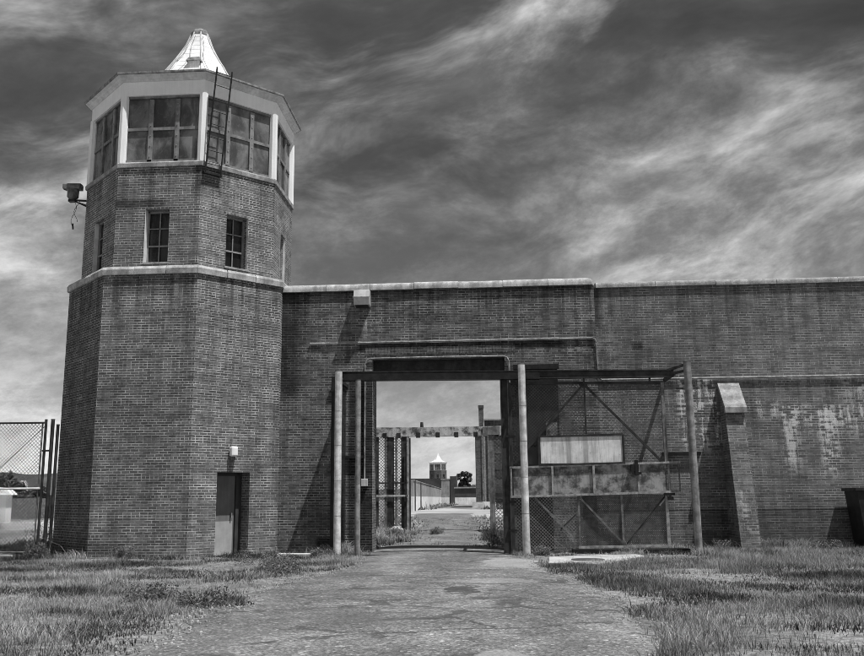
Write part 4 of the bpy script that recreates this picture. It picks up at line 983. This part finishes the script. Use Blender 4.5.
# gravel and pale debris along the road edges
gv = MB(); 
def pebble(x, y, s):
    n = 5; a0 = random.random() * 6; gv.loft([[(x + s * f * math.cos(a0 + k * 2 * PI / n) * random.uniform(.7, 1.2), y + s * f * math.sin(a0 + k * 2 * PI / n) * random.uniform(.7, 1.2), z) for k in range(n)] for f, z in ((1, .004), (.9, .02 + s * .45), (.4, .02 + s * .85))], False, True)
for k in range(1100):
    y = random.uniform(-17, -2); a, b_ = edges(y)
    x = (a + random.gauss(.05, .22)) if random.random() < .4 else (b_ + random.gauss(-.15, .3)); pebble(x, y, random.uniform(.006, .016))
for k in range(150):
    f = random.random(); pebble(-3.42 + .25 * math.sin(f * 7) + random.gauss(0, .16), -15.9 + f * 4.0, random.uniform(.01, .026))
stuff(gv.build('gravel', M['chip']), 'loose pale gravel and stone chips scattered on road edges', 'gravel')

# ------------------------------------------------------------------ sky and sun
SUN = Vector((1.4, -.86, 4.0)).normalized()
sun = bpy.data.lights.new('sun', 'SUN'); sun.energy = 5.0; sun.angle = R(.5); sun.color = (1, 1, 1)
so = bpy.data.objects.new('sun', sun); col.objects.link(so); so.rotation_euler = SUN.to_track_quat('Z', 'Y').to_euler()
w = bpy.data.worlds.new('World'); sc.world = w; w.use_nodes = True
t = NT(w.node_tree); bg = w.node_tree.nodes['Background']
sky = t.node('ShaderNodeTexSky', sky_type='NISHITA'); sky.sun_disc = False
sky.sun_elevation = math.asin(SUN.z); sky.sun_rotation = math.atan2(SUN.x, SUN.y)
bw = t.node('ShaderNodeRGBToBW'); t.l.new(sky.outputs[0], bw.inputs[0])
d = t.node('ShaderNodeTexCoord').outputs['Generated']; dx, dy, dz = t.xyz(d)
el = t.m('MAXIMUM', dz, 0.0)
d0 = t.vmap(d, (1, 1, 1), (0, 0, 0), (0, 0, R(2.5)))
dv = t.vmap(d0, (1, 1, 1), (0, 0, 0), (0, R(11), 0))
w1 = t.noise(t.vmap(dv, (1, 1, 1.6), (3.3, 1.0, .6)), 1.7, 2, .5)
w2 = t.noise(t.vmap(dv, (1, 1, 1.6), (8.3, 4.0, 2.6)), 1.7, 3, .5)
pw = t.node('ShaderNodeVectorMath', operation='ADD'); t.put(pw.inputs[0], dv)
t.put(pw.inputs[1], t.comb(t.m('MULTIPLY', t.m('SUBTRACT', w1, .5), .5), 0, t.m('MULTIPLY', t.m('SUBTRACT', w2, .5), .30)))
big = t.noise(t.vmap(pw.outputs[0], (2.1, 2.1, 5.0), (7.7, .2, .9)), 1.0, 7, .60)
fib = t.noise(t.vmap(pw.outputs[0], (3.0, 3.0, 9), (.4, .9, 2.1)), 1.5, 12, .63)
puff = t.noise(t.vmap(dv, (6, 6, 11), (2.4, .3, 1.1)), 1.3, 12, .72)
mass = t.mr(big, .43, .67)
cl = t.m('MULTIPLY', mass, t.m('ADD', t.mr(fib, .38, .66, .14, .95), t.mr(puff, .42, .70, 0, .30)))
hz = t.mr(el, .0, .38, 1, 0)
base = t.m('ADD', t.m('MULTIPLY', t.m('MULTIPLY', t.mr(big, .28, .55), t.mr(puff, .3, .7, .7, 1.25)), .06), t.m('ADD', .058, t.m('MULTIPLY', hz, .25)))
haze2 = t.m('MULTIPLY', t.m('MULTIPLY', t.mr(puff, .38, .68), hz), .26)
val = t.m('ADD', t.m('ADD', base, haze2), t.m('MULTIPLY', cl, t.m('ADD', .68, t.m('MULTIPLY', hz, .05))))
val = t.m('ADD', val, t.mr(el, .0, .17, .13, 0))
val = t.m('MULTIPLY', val, t.mr(bw.outputs[0], 0, 12, .85, 1.15, False))
crgb = t.comb(val, val, val)
t.l.new(crgb, bg.inputs['Color']); bg.inputs['Strength'].default_value = 1.0

# ------------------------------------------------------------------ camera
f, pitch, roll, yaw = 892.38, .1887, .0101, .0635
cam = bpy.data.cameras.new('camera'); co = bpy.data.objects.new('camera', cam); col.objects.link(co)
cam.sensor_fit = 'HORIZONTAL'; cam.sensor_width = 36; cam.lens = 36 * f / 864; cam.clip_end = 6000; cam.clip_start = .1
cy, sy, cp_, sp_ = math.cos(yaw), math.sin(yaw), math.cos(pitch), math.sin(pitch)
right = Vector((cy, sy, 0)); fwd = Vector((-sy * cp_, cy * cp_, sp_)); up_ = right.cross(fwd)
r_ = right * math.cos(roll) - up_ * math.sin(roll); u_ = right * math.sin(roll) + up_ * math.cos(roll)
mt = Matrix((r_, u_, -fwd)).transposed().to_4x4(); mt.translation = Vector((0, -24.2367, 1.38)); co.matrix_world = mt
sc.camera = co
sc.view_settings.view_transform = 'Standard'; sc.view_settings.look = 'None'; sc.view_settings.exposure = 0; sc.view_settings.gamma = 1

sc.cycles.filter_width = 0.9
